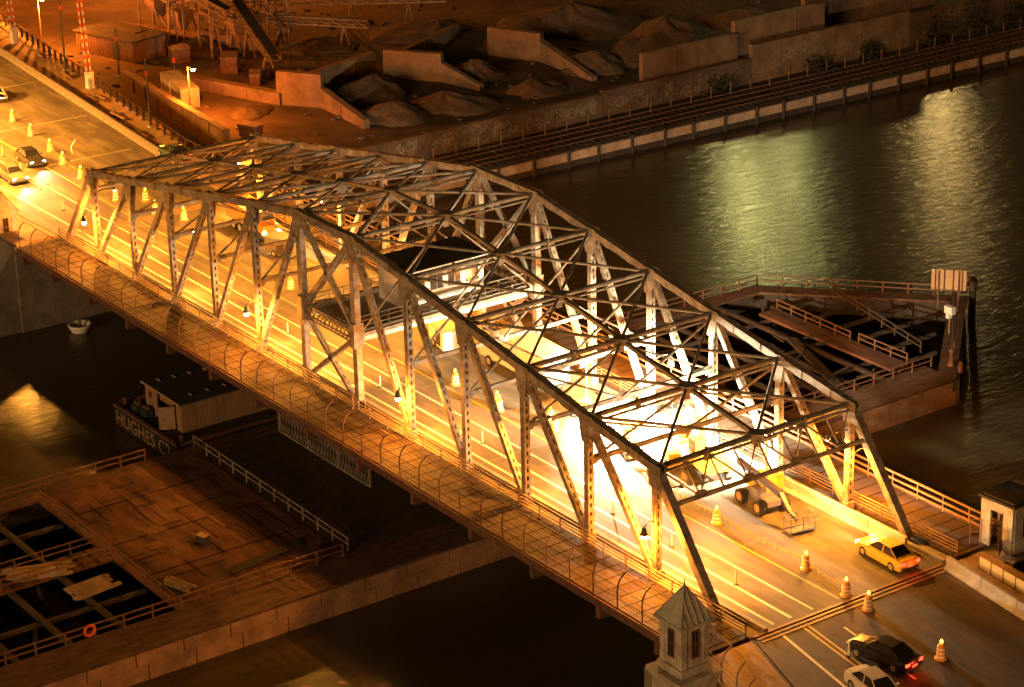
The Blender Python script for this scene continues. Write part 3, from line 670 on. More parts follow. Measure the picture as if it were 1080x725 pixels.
def wheels(parent, pts, r, wd, m='tyre', rim='rim'):
    for x, y in pts:
        s = 1 if y > 0 else -1
        o = MB().tube((0, -wd/2, 0), (0, wd/2, 0), r, 18).build('wheel', m, parent); o.location = (x, y, r)
        MB().tube((0, s*wd/2-.015, 0), (0, s*wd/2+.015, 0), r*.58, 14).tube((0, s*wd/2-.02, 0), (0, s*wd/2+.05, 0), r*.18, 8).build('rim', rim, o)
# big white box truck in the glare
t = empty('box_truck', (7.0, 13.4, 0), 'long white box truck parked on the bridge just left of the white glare', 'truck', rz=R(178))
MB().box((-1.0, 0, 2.1), (7.0, 2.4, 2.5)).build('cargo_box', 'white', t)
MB().add([(2.7, -1.1, .7), (4.7, -1.1, .7), (4.7, -1.1, 1.55), (4.0, -1.0, 2.6), (2.7, -1.0, 2.7), (2.7, 1.1, .7), (4.7, 1.1, .7), (4.7, 1.1, 1.55), (4.0, 1.0, 2.6), (2.7, 1.0, 2.7)],
         [(4, 3, 2, 1, 0), (5, 6, 7, 8, 9), (0, 1, 6, 5), (1, 2, 7, 6), (2, 3, 8, 7), (3, 4, 9, 8), (4, 0, 5, 9)]).build('cab', 'white', t)
MB().add([(4.66, -.95, 1.63), (4.08, -.86, 2.5), (4.08, .86, 2.5), (4.66, .95, 1.63)], [(0, 1, 2, 3)]).box((3.5, -1.075, 2.0), (.9, .05, .6)).box((3.5, 1.075, 2.0), (.9, .05, .6)).build('windscreen', 'glass', t)
MB().box((0, 0, .75), (8.6, 1.0, .25)).box((-4.6, 0, .7), (.15, 2.3, .2)).build('chassis', 'dark', t)
wheels(t, [(3.5, -1.0), (3.5, 1.0), (-2.6, -1.0), (-2.6, 1.0)], .48, .3)
for sy in (-1, 1): MB().box((4.73, sy*.85, .95), (.08, .34, .2)).build('headlight', 'e_white', t); MB().box((-4.55, sy*1.0, 1.1), (.06, .15, .2)).build('taillight', 'red', t)
# oncoming work truck, headlights towards the camera
t = empty('dump_truck', (-36.6, 14.2, 0), 'orange dump truck with headlights on facing along the left half of the bridge', 'truck', rz=R(-3))
MB().box((-1.6, 0, 1.75), (4.2, 2.3, 1.3)).box((-1.6, 1.1, 2.5), (4.2, .08, .3)).box((-1.6, -1.1, 2.5), (4.2, .08, .3)).box((-3.7, 0, 1.8), (.1, 2.3, 1.5)).build('tipper_body', 'orange', t)
MB().box((1.25, 0, 1.7), (1.4, 2.1, 1.7)).box((2.5, 0, 1.25), (1.3, 1.7, .9)).build('cab', 'orange', t)
MB().box((1.97, 0, 2.15), (.04, 1.8, .65)).box((1.3, 1.06, 2.1), (.9, .04, .55)).box((1.3, -1.06, 2.1), (.9, .04, .55)).build('windscreen', 'glass', t)
MB().box((0, 0, .75), (6.6, .9, .25)).box((3.2, 0, .75), (.14, 2.1, .3)).build('chassis', 'dark', t)
MB().box((1.3, 0, 2.63), (.3, 1.2, .14)).build('light_bar', 'e_amber', t)
wheels(t, [(2.4, -.95), (2.4, .95), (-1.2, -.95), (-1.2, .95), (-2.5, -.95), (-2.5, .95)], .5, .32)
for sy in (-1, 1): MB().tube((3.17, sy*.75, 1.1), (3.24, sy*.75, 1.1), .2, 12).build('headlight', 'e_na', t)
spot(t, (3.3, 0, 1.1), (15, 0, -.2), 9000, (1, .75, .35), 80, .8, .2, 'headlight_beam')
# boom lift with tan wheels
t = empty('boom_lift', (36.4, 12.6, 0), 'grey boom lift on four tan wheels, its jib folded down towards the yellow sedan', 'boom lift', rz=R(-8))
MB().box((0, 0, .75), (3.0, 1.1, .45)).box((0, 0, 1.05), (1.2, 1.2, .3)).build('chassis', 'bluegrey', t)
wheels(t, [(-1.15, -1.0), (1.15, -1.0), (-1.15, 1.0), (1.15, 1.0)], .55, .42, 'tyre', 'wood_pale')
MB().box((-.6, .3, 1.6), (1.9, 1.3, .8)).build('turntable', 'yellow', t)
MB().beam((-2.6, -.3, 2.5), (2.6, -.2, 2.0), .36, .40).beam((-1.0, -.3, 2.2), (.6, -.2, 1.4), .28, .3).build('boom', 'boom', t)
MB().beam((2.5, -.2, 2.05), (3.7, -.2, 1.1), .26, .28).beam((3.7, -.2, 1.1), (4.3, 0, .7), .2, .22).build('jib', 'boom', t)
MB().tube((-.8, -.3, 1.9), (1.2, -.25, 1.9), .07, 8).build('lift_cylinder', 'rim', t); MB().box((.2, -.6, 1.35), (.9, .5, .6)).build('engine_cover', 'bluegrey', t)
k = MB()
for z in (.25, .75, 1.25):
    k.beam((4.2, -1.0, z), (4.2, 1.0, z), .05, .05); k.beam((5.1, -1.0, z), (5.1, 1.0, z), .05, .05); k.beam((4.2, -1.0, z), (5.1, -1.0, z), .05, .05); k.beam((4.2, 1.0, z), (5.1, 1.0, z), .05, .05)
for x in (4.2, 5.1):
    for y in (-1, 0, 1): k.beam((x, y, .2), (x, y, 1.28), .05, .05)
k.box((4.65, 0, .2), (1.0, 2.1, .07)); k.build('basket', 'bluegrey', t)
# yellow excavator
t = empty('excavator', (30.0, 13.0, 0), 'yellow tracked excavator with its arm raised, working on the far side of the bridge road', 'excavator', rz=R(165))
for sy in (-1, 1):
    b = MB(); b.add([(-1.7, sy*.95-.25, .3), (-1.4, sy*.95-.25, 0), (1.4, sy*.95-.25, 0), (1.7, sy*.95-.25, .3), (1.4, sy*.95-.25, .75), (-1.4, sy*.95-.25, .75), (-1.7, sy*.95+.25, .3), (-1.4, sy*.95+.25, 0), (1.4, sy*.95+.25, 0), (1.7, sy*.95+.25, .3), (1.4, sy*.95+.25, .75), (-1.4, sy*.95+.25, .75)],
          [(0, 1, 2, 3, 4, 5), (11, 10, 9, 8, 7, 6)]+[(i, 6+i, 6+(i+1) % 6, (i+1) % 6) for i in range(6)]); b.build('track', 'tyre', t)
MB().box((-.5, 0, 1.25), (2.6, 2.2, .8)).box((-1.3, 0, 1.75), (1.1, 2.1, .5)).build('body', 'yellow', t)
MB().box((.5, .6, 2.05), (1.2, .9, 1.3)).build('cab', 'orange', t); MB().box((1.12, .6, 2.15), (.04, .7, .9)).box((.5, 1.07, 2.2), (.9, .04, .8)).box((.5, .13, 2.2), (.9, .04, .8)).build('cab_window', 'glass', t)
MB().beam((.6, -.3, 1.5), (2.3, -.3, 3.5), .35, .45).beam((2.2, -.3, 3.5), (4.2, -.3, 3.2), .33, .4).build('boom', 'yellow', t)
MB().beam((4.1, -.3, 3.4), (5.0, -.3, 1.3), .28, .3).tube((2.6, -.3, 3.75), (4.2, -.3, 3.6), .08, 8).build('stick', 'yellow', t)
MB().add([(4.7, -.8, 1.3), (5.3, -.8, 1.3), (5.2, -.8, .6), (4.5, -.8, .5), (4.3, -.8, .9), (4.7, .2, 1.3), (5.3, .2, 1.3), (5.2, .2, .6), (4.5, .2, .5), (4.3, .2, .9)], [(0, 1, 2, 3, 4), (9, 8, 7, 6, 5), (1, 6, 7, 2), (2, 7, 8, 3), (3, 8, 9, 4), (0, 5, 6, 1)]).build('bucket', 'orange', t)
# second small yellow lift in the glare
t = empty('scissor_lift', (24.2, 10.6, 0), 'small yellow mast lift with a platform, standing in the middle of the white glare', 'lift', rz=R(-20))
MB().box((0, 0, .55), (2.0, 1.1, .5)).build('chassis', 'yellow', t); wheels(t, [(-.7, -.6), (.7, -.6), (-.7, .6), (.7, .6)], .32, .22)
b = MB()
for k in range(3):
    for sy in (-.4, .4): b.beam((-.8, sy, .8+k*.5), (.8, sy, 1.3+k*.5), .08, .1); b.beam((.8, sy, .8+k*.5), (-.8, sy, 1.3+k*.5), .08, .1)
b.build('scissor_arms', 'yellow', t)
b = MB().box((0, 0, 2.4), (2.2, 1.2, .1))
for z in (2.85, 3.3):
    for sy in (-.58, .58): b.beam((-1.08, sy, z), (1.08, sy, z), .05, .05)
    for sx in (-1.08, 1.08): b.beam((sx, -.58, z), (sx, .58, z), .05, .05)
for sx in (-1.08, 0, 1.08):
    for sy in (-.58, .58): b.beam((sx, sy, 2.4), (sx, sy, 3.32), .05, .05)
b.build('platform', 'yellow', t)

# work light towers: the white glare on the far half of the deck
def light_tower(loc, rz, label, power, h=5.2):
    t = empty('work_light_tower', loc, label, 'light tower', 'portable work light towers', rz)
    MB().box((0, 0, .65), (1.8, 1.0, .8)).box((0, 0, 1.15), (1.5, .9, .3)).build('generator_box', 'yellow', t); wheels(t, [(-.2, -.6), (-.2, .6)], .32, .2)
    MB().tube((.5, 0, .9), (.5, 0, h), .07, 8).build('mast', 'rim', t)
    for k in range(4):
        y = -.75+k*.5; MB().box((.5, y, h+.1), (.16, .4, .34)).build('lamp_housing', 'dark', t); MB().box((.60, y, h+.08), (.05, .36, .3)).build('lamp_panel', 'e_white', t)
    MB().beam((.5, -1.0, h-.1), (.5, 1.0, h-.1), .06, .06).build('crossbar', 'rim', t)
    spot(t, (.72, 0, h), (6, 0, 0), power, WHITE, 140, .7, .3, 'work_light')
    return t
light_tower((15.8, 12.3, 0), R(24), 'portable work light tower lighting the far truss beside the box truck', 120000, 4.4)
light_tower((27.4, 11.9, 0), R(152), 'portable work light tower lighting the far truss beside the excavator', 130000, 4.4)
light_tower((34.6, 15.0, 0), R(184), 'portable work light tower between the excavator and the boom lift', 30000, 3.6)
# work clutter
for i, (x, y, rz, l) in enumerate(((-30, 13.2, .3, 'low grey equipment trailer behind the third near truss diagonal'), (-2.4, 12.2, -.2, 'pale tool container standing under the operator gallery'))):
    t = empty('tool_container', (x, y, 0), l, 'container', rz=rz); MB().box((0, 0, .95), (3.0, 1.6, 1.5)).build('body', 'white' if i else 'cargrey', t); MB().box((0, 0, 1.76), (3.1, 1.7, .1)).build('lid', 'conc', t)
    MB().box((.4, -.81, .95), (.9, .04, 1.2)).build('door', 'walk', t); wheels(t, [(-.4, -.8), (-.4, .8)], .3, .2)

# ------------------------------------------------------------------ the fender pier in mid river
FZ = -6.1
fp = empty('fender_pier', (4.5, 0, FZ), 'long timber and concrete fender pier with a pointed end lying below the bridge', 'pier')
def fpart(mb, name, m, **k):
    mb.v = [(x-4.5, y, z-FZ) for x, y, z in mb.v]; return mb.build(name, m, fp, **k)
b = MB(); ncol = 34
for k in range(ncol):          # near wall in cast blocks with slight gaps
    y0, y1 = -75+k*125/ncol, -75+(k+1)*125/ncol-.09
    b.box((17.6, (y0+y1)/2, -6.75), (.9, y1-y0, 1.06)); b.box((17.62, (y0+y1)/2+.9, -8.1), (.86, y1-y0, 1.6))
fpart(b, 'concrete_wall', 'fconc')
b = MB(); b.beam((18, 50.2, -7.4), (4.5, 64.6, -7.4), .7, 2.4); b.beam((-9.5, 52, -7.4), (4.5, 64.6, -7.4), .7, 2.4); b.beam((-9.6, -75, -7.4), (-9.6, 52, -7.4), .6, 2.4); fpart(b, 'fender_wall', 'wood_dark')
b = MB(); b.prism([(14.3, -75), (18.1, -75), (18.1, 50.2), (14.3, 50.2)], -6.32, -6.1); b.prism([(18.1, 50.2), (4.5, 65.2), (4.5, 63.0), (15.9, 50.2)], -6.33, -6.11); b.prism([(-9.9, -75), (-8.2, -75), (-8.2, 52), (-9.9, 52)], -6.33, -6.12); b.prism([(-9.9, 52.0), (-8.2, 51), (4.5, 63), (4.5, 65.2)], -6.34, -6.13)
fpart(b, 'walkway_deck', 'wood_walk')
b = MB(); b.prism([(-8.2, -21.9), (14.3, -21.9), (14.3, -8), (-8.2, -8)], -6.4, -6.105); fpart(b, 'plank_deck', 'wood')
fpart(MB().prism([(-8.2, -8), (14.3, -8), (14.3, 26), (-8.2, 26)], -6.42, -6.14), 'shade_toned_deck', 'wood_dark')  # same planking continued; the darker timber stands in for the bridge's shade
# joints and replaced boards on the plank deck
for k in range(9):
    x = random.uniform(-7, 13); y = random.uniform(-20.5, -10); lx = random.choice((1.2, 2.4, 3.6)); ly = random.uniform(.5, 2.0)
    fpart(MB().box((x, y, -6.09+.0035*k), (lx, ly, .03)), 'new_board', 'wood_new')
b = MB()
for k in range(26):
    x, y = random.uniform(-7, 12), random.uniform(-21.4, -9); b.box((x, y, -6.095), (random.uniform(1.5, 6), .05, .02)) if k % 3 else b.box((x, min(y, -12), -6.094), (.05, random.uniform(1.5, 5), .02))
for x in (-4, 2.5, 8.4): b.box((x, -15, -6.085), (.06, 13.5, .03))
fpart(b, 'deck_seam', 'hole')
b = MB(); b.prism([(-9.3, -75), (17.2, -75), (17.2, 50), (4.5, 63), (-9.3, 51.5)], -8.46, -8.2); fpart(b, 'mud_floor', 'hole')
# open bays: cross beams, caps, piles
b = MB()
for y in range(-74, -22, 4): b.beam((-9, y, -6.5), (14.4, y, -6.5), .35, .35)
for x in (-4, 2.0, 9.5): b.beam((x, -75, -6.6), (x, -22, -6.6), .3, .3)
for y in range(28, 48, 3): b.beam((-9, y, -6.5), (14.4, y, -6.5), .35, .35)
for k in range(7):
    x = -7+k*3.2; y1 = 61-abs(x-4.5)*.95; b.beam((x, 49, -6.45), (x, y1, -6.45), .3, .3)
for x in (-3, 4, 10): b.beam((x, 26, -6.65), (x, 49, -6.65), .32, .3)
b.beam((2.3, 45.7, -6.25), (14, 41.2, -6.25), .8, .3); b.beam((2, 43.5, -6.35), (14, 39.5, -6.35), .35, .3)
fpart(b, 'timber_frame', 'wood_dark')
for k in range(26):
    x, y = random.uniform(-8, 13), random.choice((random.uniform(-60, -24), random.uniform(28, 58))); fpart(MB().tube((x, y, -8.4), (x+.2, y, -6.6), .17, 7), 'pile', 'wood_dark')
for k in range(22):
    x, y, a = random.uniform(2, 13), random.uniform(39, 47), random.uniform(0, 6); l = random.uniform(.6, 1.9)
    fpart(MB().beam((x, y, -6.1+k*.004), (x+l*math.cos(a), y+l*math.sin(a), -6.0+random.uniform(0, .2)), .18, .12), 'broken_timber', 'wood_dark')
b = MB(); b.box((3.2, -48.5, -6.15), (2.6, 53, .16)); fpart(b, 'catwalk', 'wood', label='narrow plank catwalk between the open bays left of the plank deck')
b = MB(); b.prism([(-3.8, 47.2), (13.3, 47.2), (13.3, 49.3), (-3.8, 49.3)], -6.25, -6.0); fpart(b, 'catwalk', 'wood', label='plank catwalk across the pointed end')
def frail(pts, name='handrail', m='pier_rail', h=1.05, zs=(.55, 1.03), every=2.2, w=.1):
    b = MB()
    for a, c in zip(pts, pts[1:]):
        a, c = Vector((a[0], a[1], FZ)), Vector((c[0], c[1], FZ))
        for z in zs: b.beam(a+Vector((0, 0, z)), c+Vector((0, 0, z)), w, w)
        n = max(1, round((c-a).length/every))
        for k in range(n+1): p = a.lerp(c, k/n); b.beam(p, p+Vector((0, 0, h)), w*1.1, w*1.1)
    return fpart(b, name, m)
frail([(14.5, -75), (14.5, -8.5)]); frail([(4.4, -75), (4.4, -22)], w=.07); frail([(2.0, -75), (2.0, -22)], w=.07); frail([(-9.6, -75), (-9.6, -12)]); frail([(-7.9, -22), (14.0, -22)], w=.07)
frail([(-9.6, -7.6), (13.9, -7.7)], m='steel', w=.08); frail([(-9.6, 28), (-9.6, 52), (4.3, 64.4)]); frail([(14.6, 24), (14.8, 50.5)])
frail([(-3.6, 49.2), (6.4, 48.9)]); frail([(7.2, 49.2), (13.2, 49.2)]); frail([(-3, 55.5), (12, 52.0)], m='wood_dark'); frail([(15.8, 52), (4.4, 63.6)], m='wood_dark')
# centre pier under the bridge
o = tag(MB().lathe((0, 8.5, 0), [(7.4, -10), (7.2, -5.2), (7.5, -5.1), (7.5, -4.4)], 40).lathe((0, 8.5, 0), [(5.8, -4.4), (5.6, -3.7)], 40).build('bridge_pier', 'conc_dark'), 'round concrete pivot pier under the middle of the swing bridge', 'pier')
tag(MB().box((49.6, 8, -5.4), (3.4, 30, 8.8)).build('bridge_pier', 'conc_dark'), 'concrete abutment pier under the right end of the bridge', 'pier')
# things on the pier
sg = empty('sign_board', (6.0, 61.2, FZ), 'large ribbed sign board on posts at the pointed end of the fender pier', 'sign board', rz=R(42))
MB().box((0, 0, 2.9), (3.1, .08, 1.9)).build('board', 'signb', sg)
b = MB(); 
for x in (-1.2, -.4, .4, 1.2): b.box((x, -.09, 2.9), (.1, .1, 1.95))
b.build('rib', 'wood', sg)
for x in (-.9, .9): MB().beam((x, -.2, 0), (x, -.2, 3.8), .12, .12).build('post', 'rust', sg)
fl = empty('navigation_light', (10.2, 57.2, FZ), 'white box shaped navigation light on a thin pole beside the sign board', 'light box')
MB().tube((0, 0, 0), (0, 0, 1.9), .07, 8).build('pole', 'rail', fl); MB().box((0, 0, 2.2), (.9, .5, .7)).box((.1, -.2, 1.72), (.4, .4, .4)).build('lamp_box', 'white', fl)
ol = empty('mooring_post', (15.7, 52.0, FZ), 'rusty mooring post at the near corner of the fender pier tip', 'post')
MB().lathe((0, 0, 0), [(.35, 0), (.3, .2), (.2, .3), (.2, 1.2), (.3, 1.3), (.1, 1.5)], 12).build('post', 'rust', ol); MB().tube((0, 0, .3), (-.3, .6, 1.9), .06, 6).build('arm', 'rust', ol)
o = MB().lathe((0, 0, 0), [(.22, 0), (.25, .5), (.18, .9), (.05, 1.0)], 10).build('bollard', 'rust'); o.location = (17.2, 51.6, FZ); tag(o, 'small rusty bollard on the concrete wall corner of the pier tip', 'bollard')
dk = empty('dolphin_pile', (4.5, 65.9, WZ-2.0), 'tall dark timber pile with a rusty cap just off the tip of the fender pier', 'pile')
MB().tube((0, 0, -1), (0, 0, 5.6), .32, 10).build('shaft', 'wood_dark', dk); MB().lathe((0, 0, 5.6), [(.36, 0), (.36, .3), (.1, .5)], 10).build('cap', 'rust', dk)
o = MB()
for k in range(20):
    a0, a1 = 2*math.pi*k/20, 2*math.pi*(k+1)/20; o.tube((0, .38*math.cos(a0), .38*math.sin(a0)), (0, .38*math.cos(a1), .38*math.sin(a1)), .11, 8, cap=False)
o = o.build('life_ring', 'ringred'); o.location = (14.62, -28.9, FZ+.72); tag(o, 'orange life ring hanging on the fender pier railing', 'life ring')
def lumber(loc, rz, label, n, l, m='wood_pale', w=.28):
    e0 = empty('timber_stack', loc, label, 'timber stack', rz=rz)
    for k in range(n):
        o = MB().box((random.uniform(-.3, .3), 0, .08), (l*random.uniform(.75, 1), w*.8, .14)).build('timber', m, e0); o.location = (0, (k % 4)*w-w*1.5, .15*(k//4)); o.rotation_euler.z = random.uniform(-.06, .06)
lumber((11.2, -20.2, FZ+.03), R(14), 'small pile of pale new boards on the left edge of the plank deck', 7, 2.6)
lumber((3.2, -27.4, FZ), R(70), 'stack of wide planks on the catwalk at the left edge of the photo', 10, 5.0, 'wood_pale', .5)
lumber((7.6, -25.4, FZ-.1), R(98), 'wide timber bundle lying across the open bay beside the plank deck', 8, 3.6, 'wood_pale', .5)
lumber((13.2, -10.6, FZ+.03), R(95), 'weathered timbers at the right front corner of the plank deck', 8, 3.2, 'wood', .4)
lumber((11.0, -12.9, FZ+.03), R(96), 'long dark beams lying parallel across the plank deck', 3, 6.5, 'wood_dark', .35)
bx = empty('tool_box', (6.0, -15.4, FZ+.02), 'small dark lidded box standing alone on the plank deck', 'box', rz=.3)
MB().box((0, 0, .25), (.9, .6, .5)).build('body', 'wood_dark', bx); MB().box((0, 0, .53), (.96, .66, .06)).build('lid', 'rail', bx)
# ------------------------------------------------------------------ barge with a shed
bg = empty('work_barge', (-17.5, 0, WZ), 'dark flat barge with white lettering on its end, carrying a shed, moored below the bridge', 'barge')
MB().prism([(-5.6, -8), (5.6, -8), (5.6, 16), (-5.6, 16)], -.6, 1.7).build('hull', 'hull', bg)
MB().box((0, -7.9, 1.78), (11.3, .3, .2)).box((5.5, 4, 1.78), (.3, 24, .2)).box((-5.5, 4, 1.78), (.3, 24, .2)).build('gunwale', 'rust', bg)
fc = bpy.data.curves.new('lettering', 'FONT'); fc.body = "HUGHES C2"; fc.size = 1.75; fc.extrude = .015; fc.space_character = 1.05
fo = bpy.data.objects.new('lettering', fc); COL.objects.link(fo); bpy.context.view_layer.update()
me = bpy.data.meshes.new_from_object(fo.evaluated_get(bpy.context.evaluated_depsgraph_get())); bpy.data.objects.remove(fo)
me.materials.clear(); me.materials.append(M['letter']); lo = bpy.data.objects.new('lettering', me); COL.objects.link(lo); lo.parent = bg
lo.location = (-5.2, -8.04, .25); lo.rotation_euler = (R(90), 0, 0)
for x, y in ((-5, -7.2), (5, -7.2), (5, 2)): 
    MB().lathe((x, y, 1.7), [(.16, 0), (.16, .5), (.24, .55), (.1, .65)], 8).build('bollard', 'rust', bg)
sh = empty('barge_shed', (-17.3, -.3, WZ+1.7), 'tan shed with a flat dark roof and an open front standing on the barge deck', 'shed')
w2, d2, hh = 3.1, 5.9, 2.5
MB().box((-2.1, -d2, hh/2), (2.0, .12, hh)).box((.6, -d2, hh-.35), (2.2, .12, .7)).box((2.7, -d2, hh/2), (.8, .12, hh)).box((w2, 0, hh/2), (.12, 2*d2, hh)).box((-w2, 0, hh/2), (.12, 2*d2, hh)).box((0, d2, hh/2), (2*w2, .12, hh)).build('wall', 'shed', sh)
MB().box((0, 0, hh+.08), (2*w2+.5, 2*d2+.6, .14)).build('roof', 'tar', sh)
b = MB()
for k in range(8): b.box((-2.4+.1*k, -5+k*1.4, hh+.2), (.5, .12, .14))
for k in range(6): b.box((2.0, -4.4+k*1.6, hh+.2), (.5, .1, .1))
b.build('roof_cleat', 'wood_pale', sh); MB().box((0, -d2-.28, hh+.06), (2*w2+.52, .06, .2)).build('roof_edge', 'wood_pale', sh)
MB().beam((2.1, -d2-.1, 1.05), (1.5, -d2-1.3, 1.05), .08, 2.0).build('door', 'wood_pale', sh); MB().box((-2.2, -d2-.08, 1.7), (.6, .05, .5)).build('notice', 'wood', sh)
for x, y, l in ((-20.6, -7.0, 'coil of mooring rope and gear heaped left of the barge shed door'), (-19.2, -6.9, 'dark generator set on the barge deck before the shed opening')):
    e0 = empty('deck_gear', (x, y, WZ+1.7), l, 'deck gear'); 
    MB().box((0, 0, .35), (1.0, .7, .6)).build('body', 'dark', e0); MB().tube((-.4, 0, .7), (.4, 0, .7), .16, 10).tube((.2, .1, .7), (.2, .1, 1.1), .05, 6).build('motor', 'rust', e0)
o = MB().lathe((0, 0, 0), [(.7, 0), (1.1, .7), (1.15, .9), (1.0, .92), (.6, .3)], 12).build('hull', 'white'); 
bt = empty('mooring_buoy', (-44.7, -.6, WZ), 'pale round mooring buoy floating in the dark water below the left end of the bridge', 'buoy'); o.parent = bt; o.location = (0, 0, -.2); MB().tube((0, 0, .2), (.1, 0, 1.3), .12, 8).build('eye', 'rust', bt)

# ------------------------------------------------------------------ far bank: sea wall, rails, graffiti wall, fence
sw = empty('sea_wall', (bank_x(50), 50, WZ), 'long pale topped sea wall with dark timber piles along the far river bank', 'sea wall')
by0, by1 = 24, 330
def B(y, dx=0.): return (bank_x(y)+dx-bank_x(50), y-50)
y = by0; sp = 4.7; caps = MB(); pl = None; k = 0
while y < by1:
    u = sp if k % 3 else 4.1
    a, c = B(y), B(y+u-.06)
    caps.hexa([(a[0]-.5, a[1], .75), (a[0], a[1], .75), (c[0], c[1], .75), (c[0]-.5, c[1], .75)], [(a[0]-.5, a[1], 1.72), (a[0]-.02, a[1], 1.72), (c[0]-.02, c[1], 1.72), (c[0]-.5, c[1], 1.72)])
    if pl is None: pl = MB().tube((0, 0, -1.5), (0, 0, 1.95), .2, 8).tube((0, 0, 1.95), (0, 0, 2.1), .2, 8, .08).build('pile', 'wood_dark', sw); p = pl
    else: p = pl.copy(); COL.objects.link(p)
    p.location = (a[0]+.12, a[1], random.uniform(-.1, .12)); y += u; k += 1
caps.build('cap_block', 'cap', sw)
MB().prism([B(by0, -.45), B(by0, -.12), B(by1, -.12), B(by1, -.45)], -2, .7).build('sheet_piling', 'wood_dark', sw)
rt = empty('railway_track', (0, 0, -6.6), 'pair of dark railway tracks running between the sea wall and the graffiti wall', 'railway track')
b = MB()
for off in (-2.2, -3.65, -5.4, -6.85):
    b.beam((bank_x(24)+off+.4, 24, .14), (bank_x(330)+off+.4, 330, .14), .08, .14)
b.build('rail', 'rust', rt)
b = MB()
for k in range(300):
    yy = 24+k*1.0
    for off in (-2.92, -6.12): b.box((bank_x(yy)+off+.4, yy, .03), (2.5, .24, .12))
b.build('sleeper', 'wood_dark', rt)
rl = random.Random(11)
def scribble(mb, x, y0, y1, z0, z1, n):
    for _ in range(n):
        cy, cz = rl.uniform(y0, y1), rl.uniform(z0+.4, z1-.5); ry, rz_ = rl.uniform(.25, .7), rl.uniform(.25, .55); pts = []
        ph = rl.uniform(0, 6); tw = rl.choice((1, 1.5, 2)); 
        for t in range(11):
            a = ph+t*.62; pts.append((cy+ry*math.cos(a)+t*.05, cz+rz_*math.sin(a*tw)))
        wd = rl.uniform(.035, .09)
        for p, q in zip(pts, pts[1:]): mb.beam((x, p[0], p[1]), (x, q[0], q[1]), .012, wd, (0, .01, 1) if abs(q[0]-p[0]) > .05 else (0, 1, 0))
gsegs = [(24, 51, 2.6, 'bank_conc', 'stretch of concrete bank wall nearest the bridge with dense graffiti', 70, -6.7), (51, 75.5, 2.7, 'bank_conc', 'stretch of concrete bank wall covered in small graffiti, behind the first tracks', 90, -6.7), (75.6, 98, 3.0, 'bank_conc', 'tall stretch of bank wall with bright graffiti tags in the upper middle', 50, -6.7),
         (98.1, 124, 4.6, 'yconc', 'taller tan stretch of bank wall with faded graffiti at the upper right', 40, -6.7), (124.1, 180, 4.2, 'bank_conc', 'last stretch of bank wall running out at the top right corner', 30, -6.7)]
for y0, y1, hh, m, l, ns, zb in gsegs:
    e0 = empty('bank_wall', (-64.2, y0, zb), l, 'wall')
    b = MB(); b.box((0, (y1-y0)/2, hh/2), (.6, y1-y0-.02, hh)); b.box((0, (y1-y0)/2, hh+.1), (.8, y1-y0-.02, .2)); 
    for q in range(1, int((y1-y0)/4.4)): b.box((.32, q*4.4, hh/2), (.08, .3, hh))
    b.build('wall', m, e0)
    g = MB(); scribble(g, .315, .8, y1-y0-1.5, .35, hh-.1, ns); g.build('graffiti', 'graffiti', e0)
e0 = empty('wire_fence', (-61.6, 24, -6.65), 'low dark post and wire fence between the tracks and the graffiti wall', 'fence')
b = MB()
for z in (.3, .8, 1.3): b.beam((-1.2, 0, z), (1.0, 150, z), .025, .025)
b.build('wire', 'rust', e0); src = None
for k in range(50):
    if src is None: src = MB().beam((0, 0, 0), (0, 0, 1.5), .08, .08).build('post', 'rail', e0); c = src
    else: c = src.copy(); COL.objects.link(c)
    c.location = (-1.2+2.2*k/50, k*3, 0)
# dark scrub at the wall foot, upper right
def shrub(loc, r, h, label, n=420):
    e0 = empty('shrub', loc, label, 'shrub', 'scrub along the bank wall'); b = MB(); rr = random.Random(int(loc[1]*10))
    for _ in range(n):
        a, u, v = rr.uniform(0, 6.28), rr.random()**.5, rr.random(); lob = 1+.45*math.sin(2*a+loc[1])+.3*math.sin(3*a+5*v); q = Vector((r*u*math.cos(a)*(1-.5*v)*lob, r*1.9*u*math.sin(a)*(1-.4*v)*lob, h*v*(.75+.35*math.sin(a*2+loc[1]))))
        d1 = Vector((rr.uniform(-1, 1), rr.uniform(-1, 1), rr.uniform(-1, 1))).normalized()*.22; d2 = Vector((rr.uniform(-1, 1), rr.uniform(-1, 1), rr.uniform(-1, 1))).normalized()*.14
        b.add([q-d1, q-d2, q+d1, q+d2], [(0, 1, 2, 3)])
    b.build('foliage', mat_leaf, e0); s = MB()
    for k in range(5): s.tube((0, 0, 0), (rr.uniform(-.6, .6)*r, rr.uniform(-.8, .8)*r, h*.7), .05, 5, .02)
    s.build('stem', 'wood_dark', e0)
mat_leaf = mat('scrub_leaf', (.028, .032, .013), .8, 0, .5, 2)
for y_, r_, h_, l in ((92, 1.2, 2.2, 'small dark shrub at the foot of the tagged wall'), (108, 1.4, 2.0, 'dark shrub at the foot of the tan wall, left one'), (116, 1.3, 2.6, 'dark shrub at the foot of the tan wall, right one'),
                      (127, 1.8, 4.4, 'tall dark bush against the last stretch of wall'), (134, 2.0, 5.0, 'tallest dark bush near the top right corner'), (141, 1.8, 4.0, 'dark bush at the far right end of the wall')): shrub((-62.6, y_, -6.7), r_, h_, l)

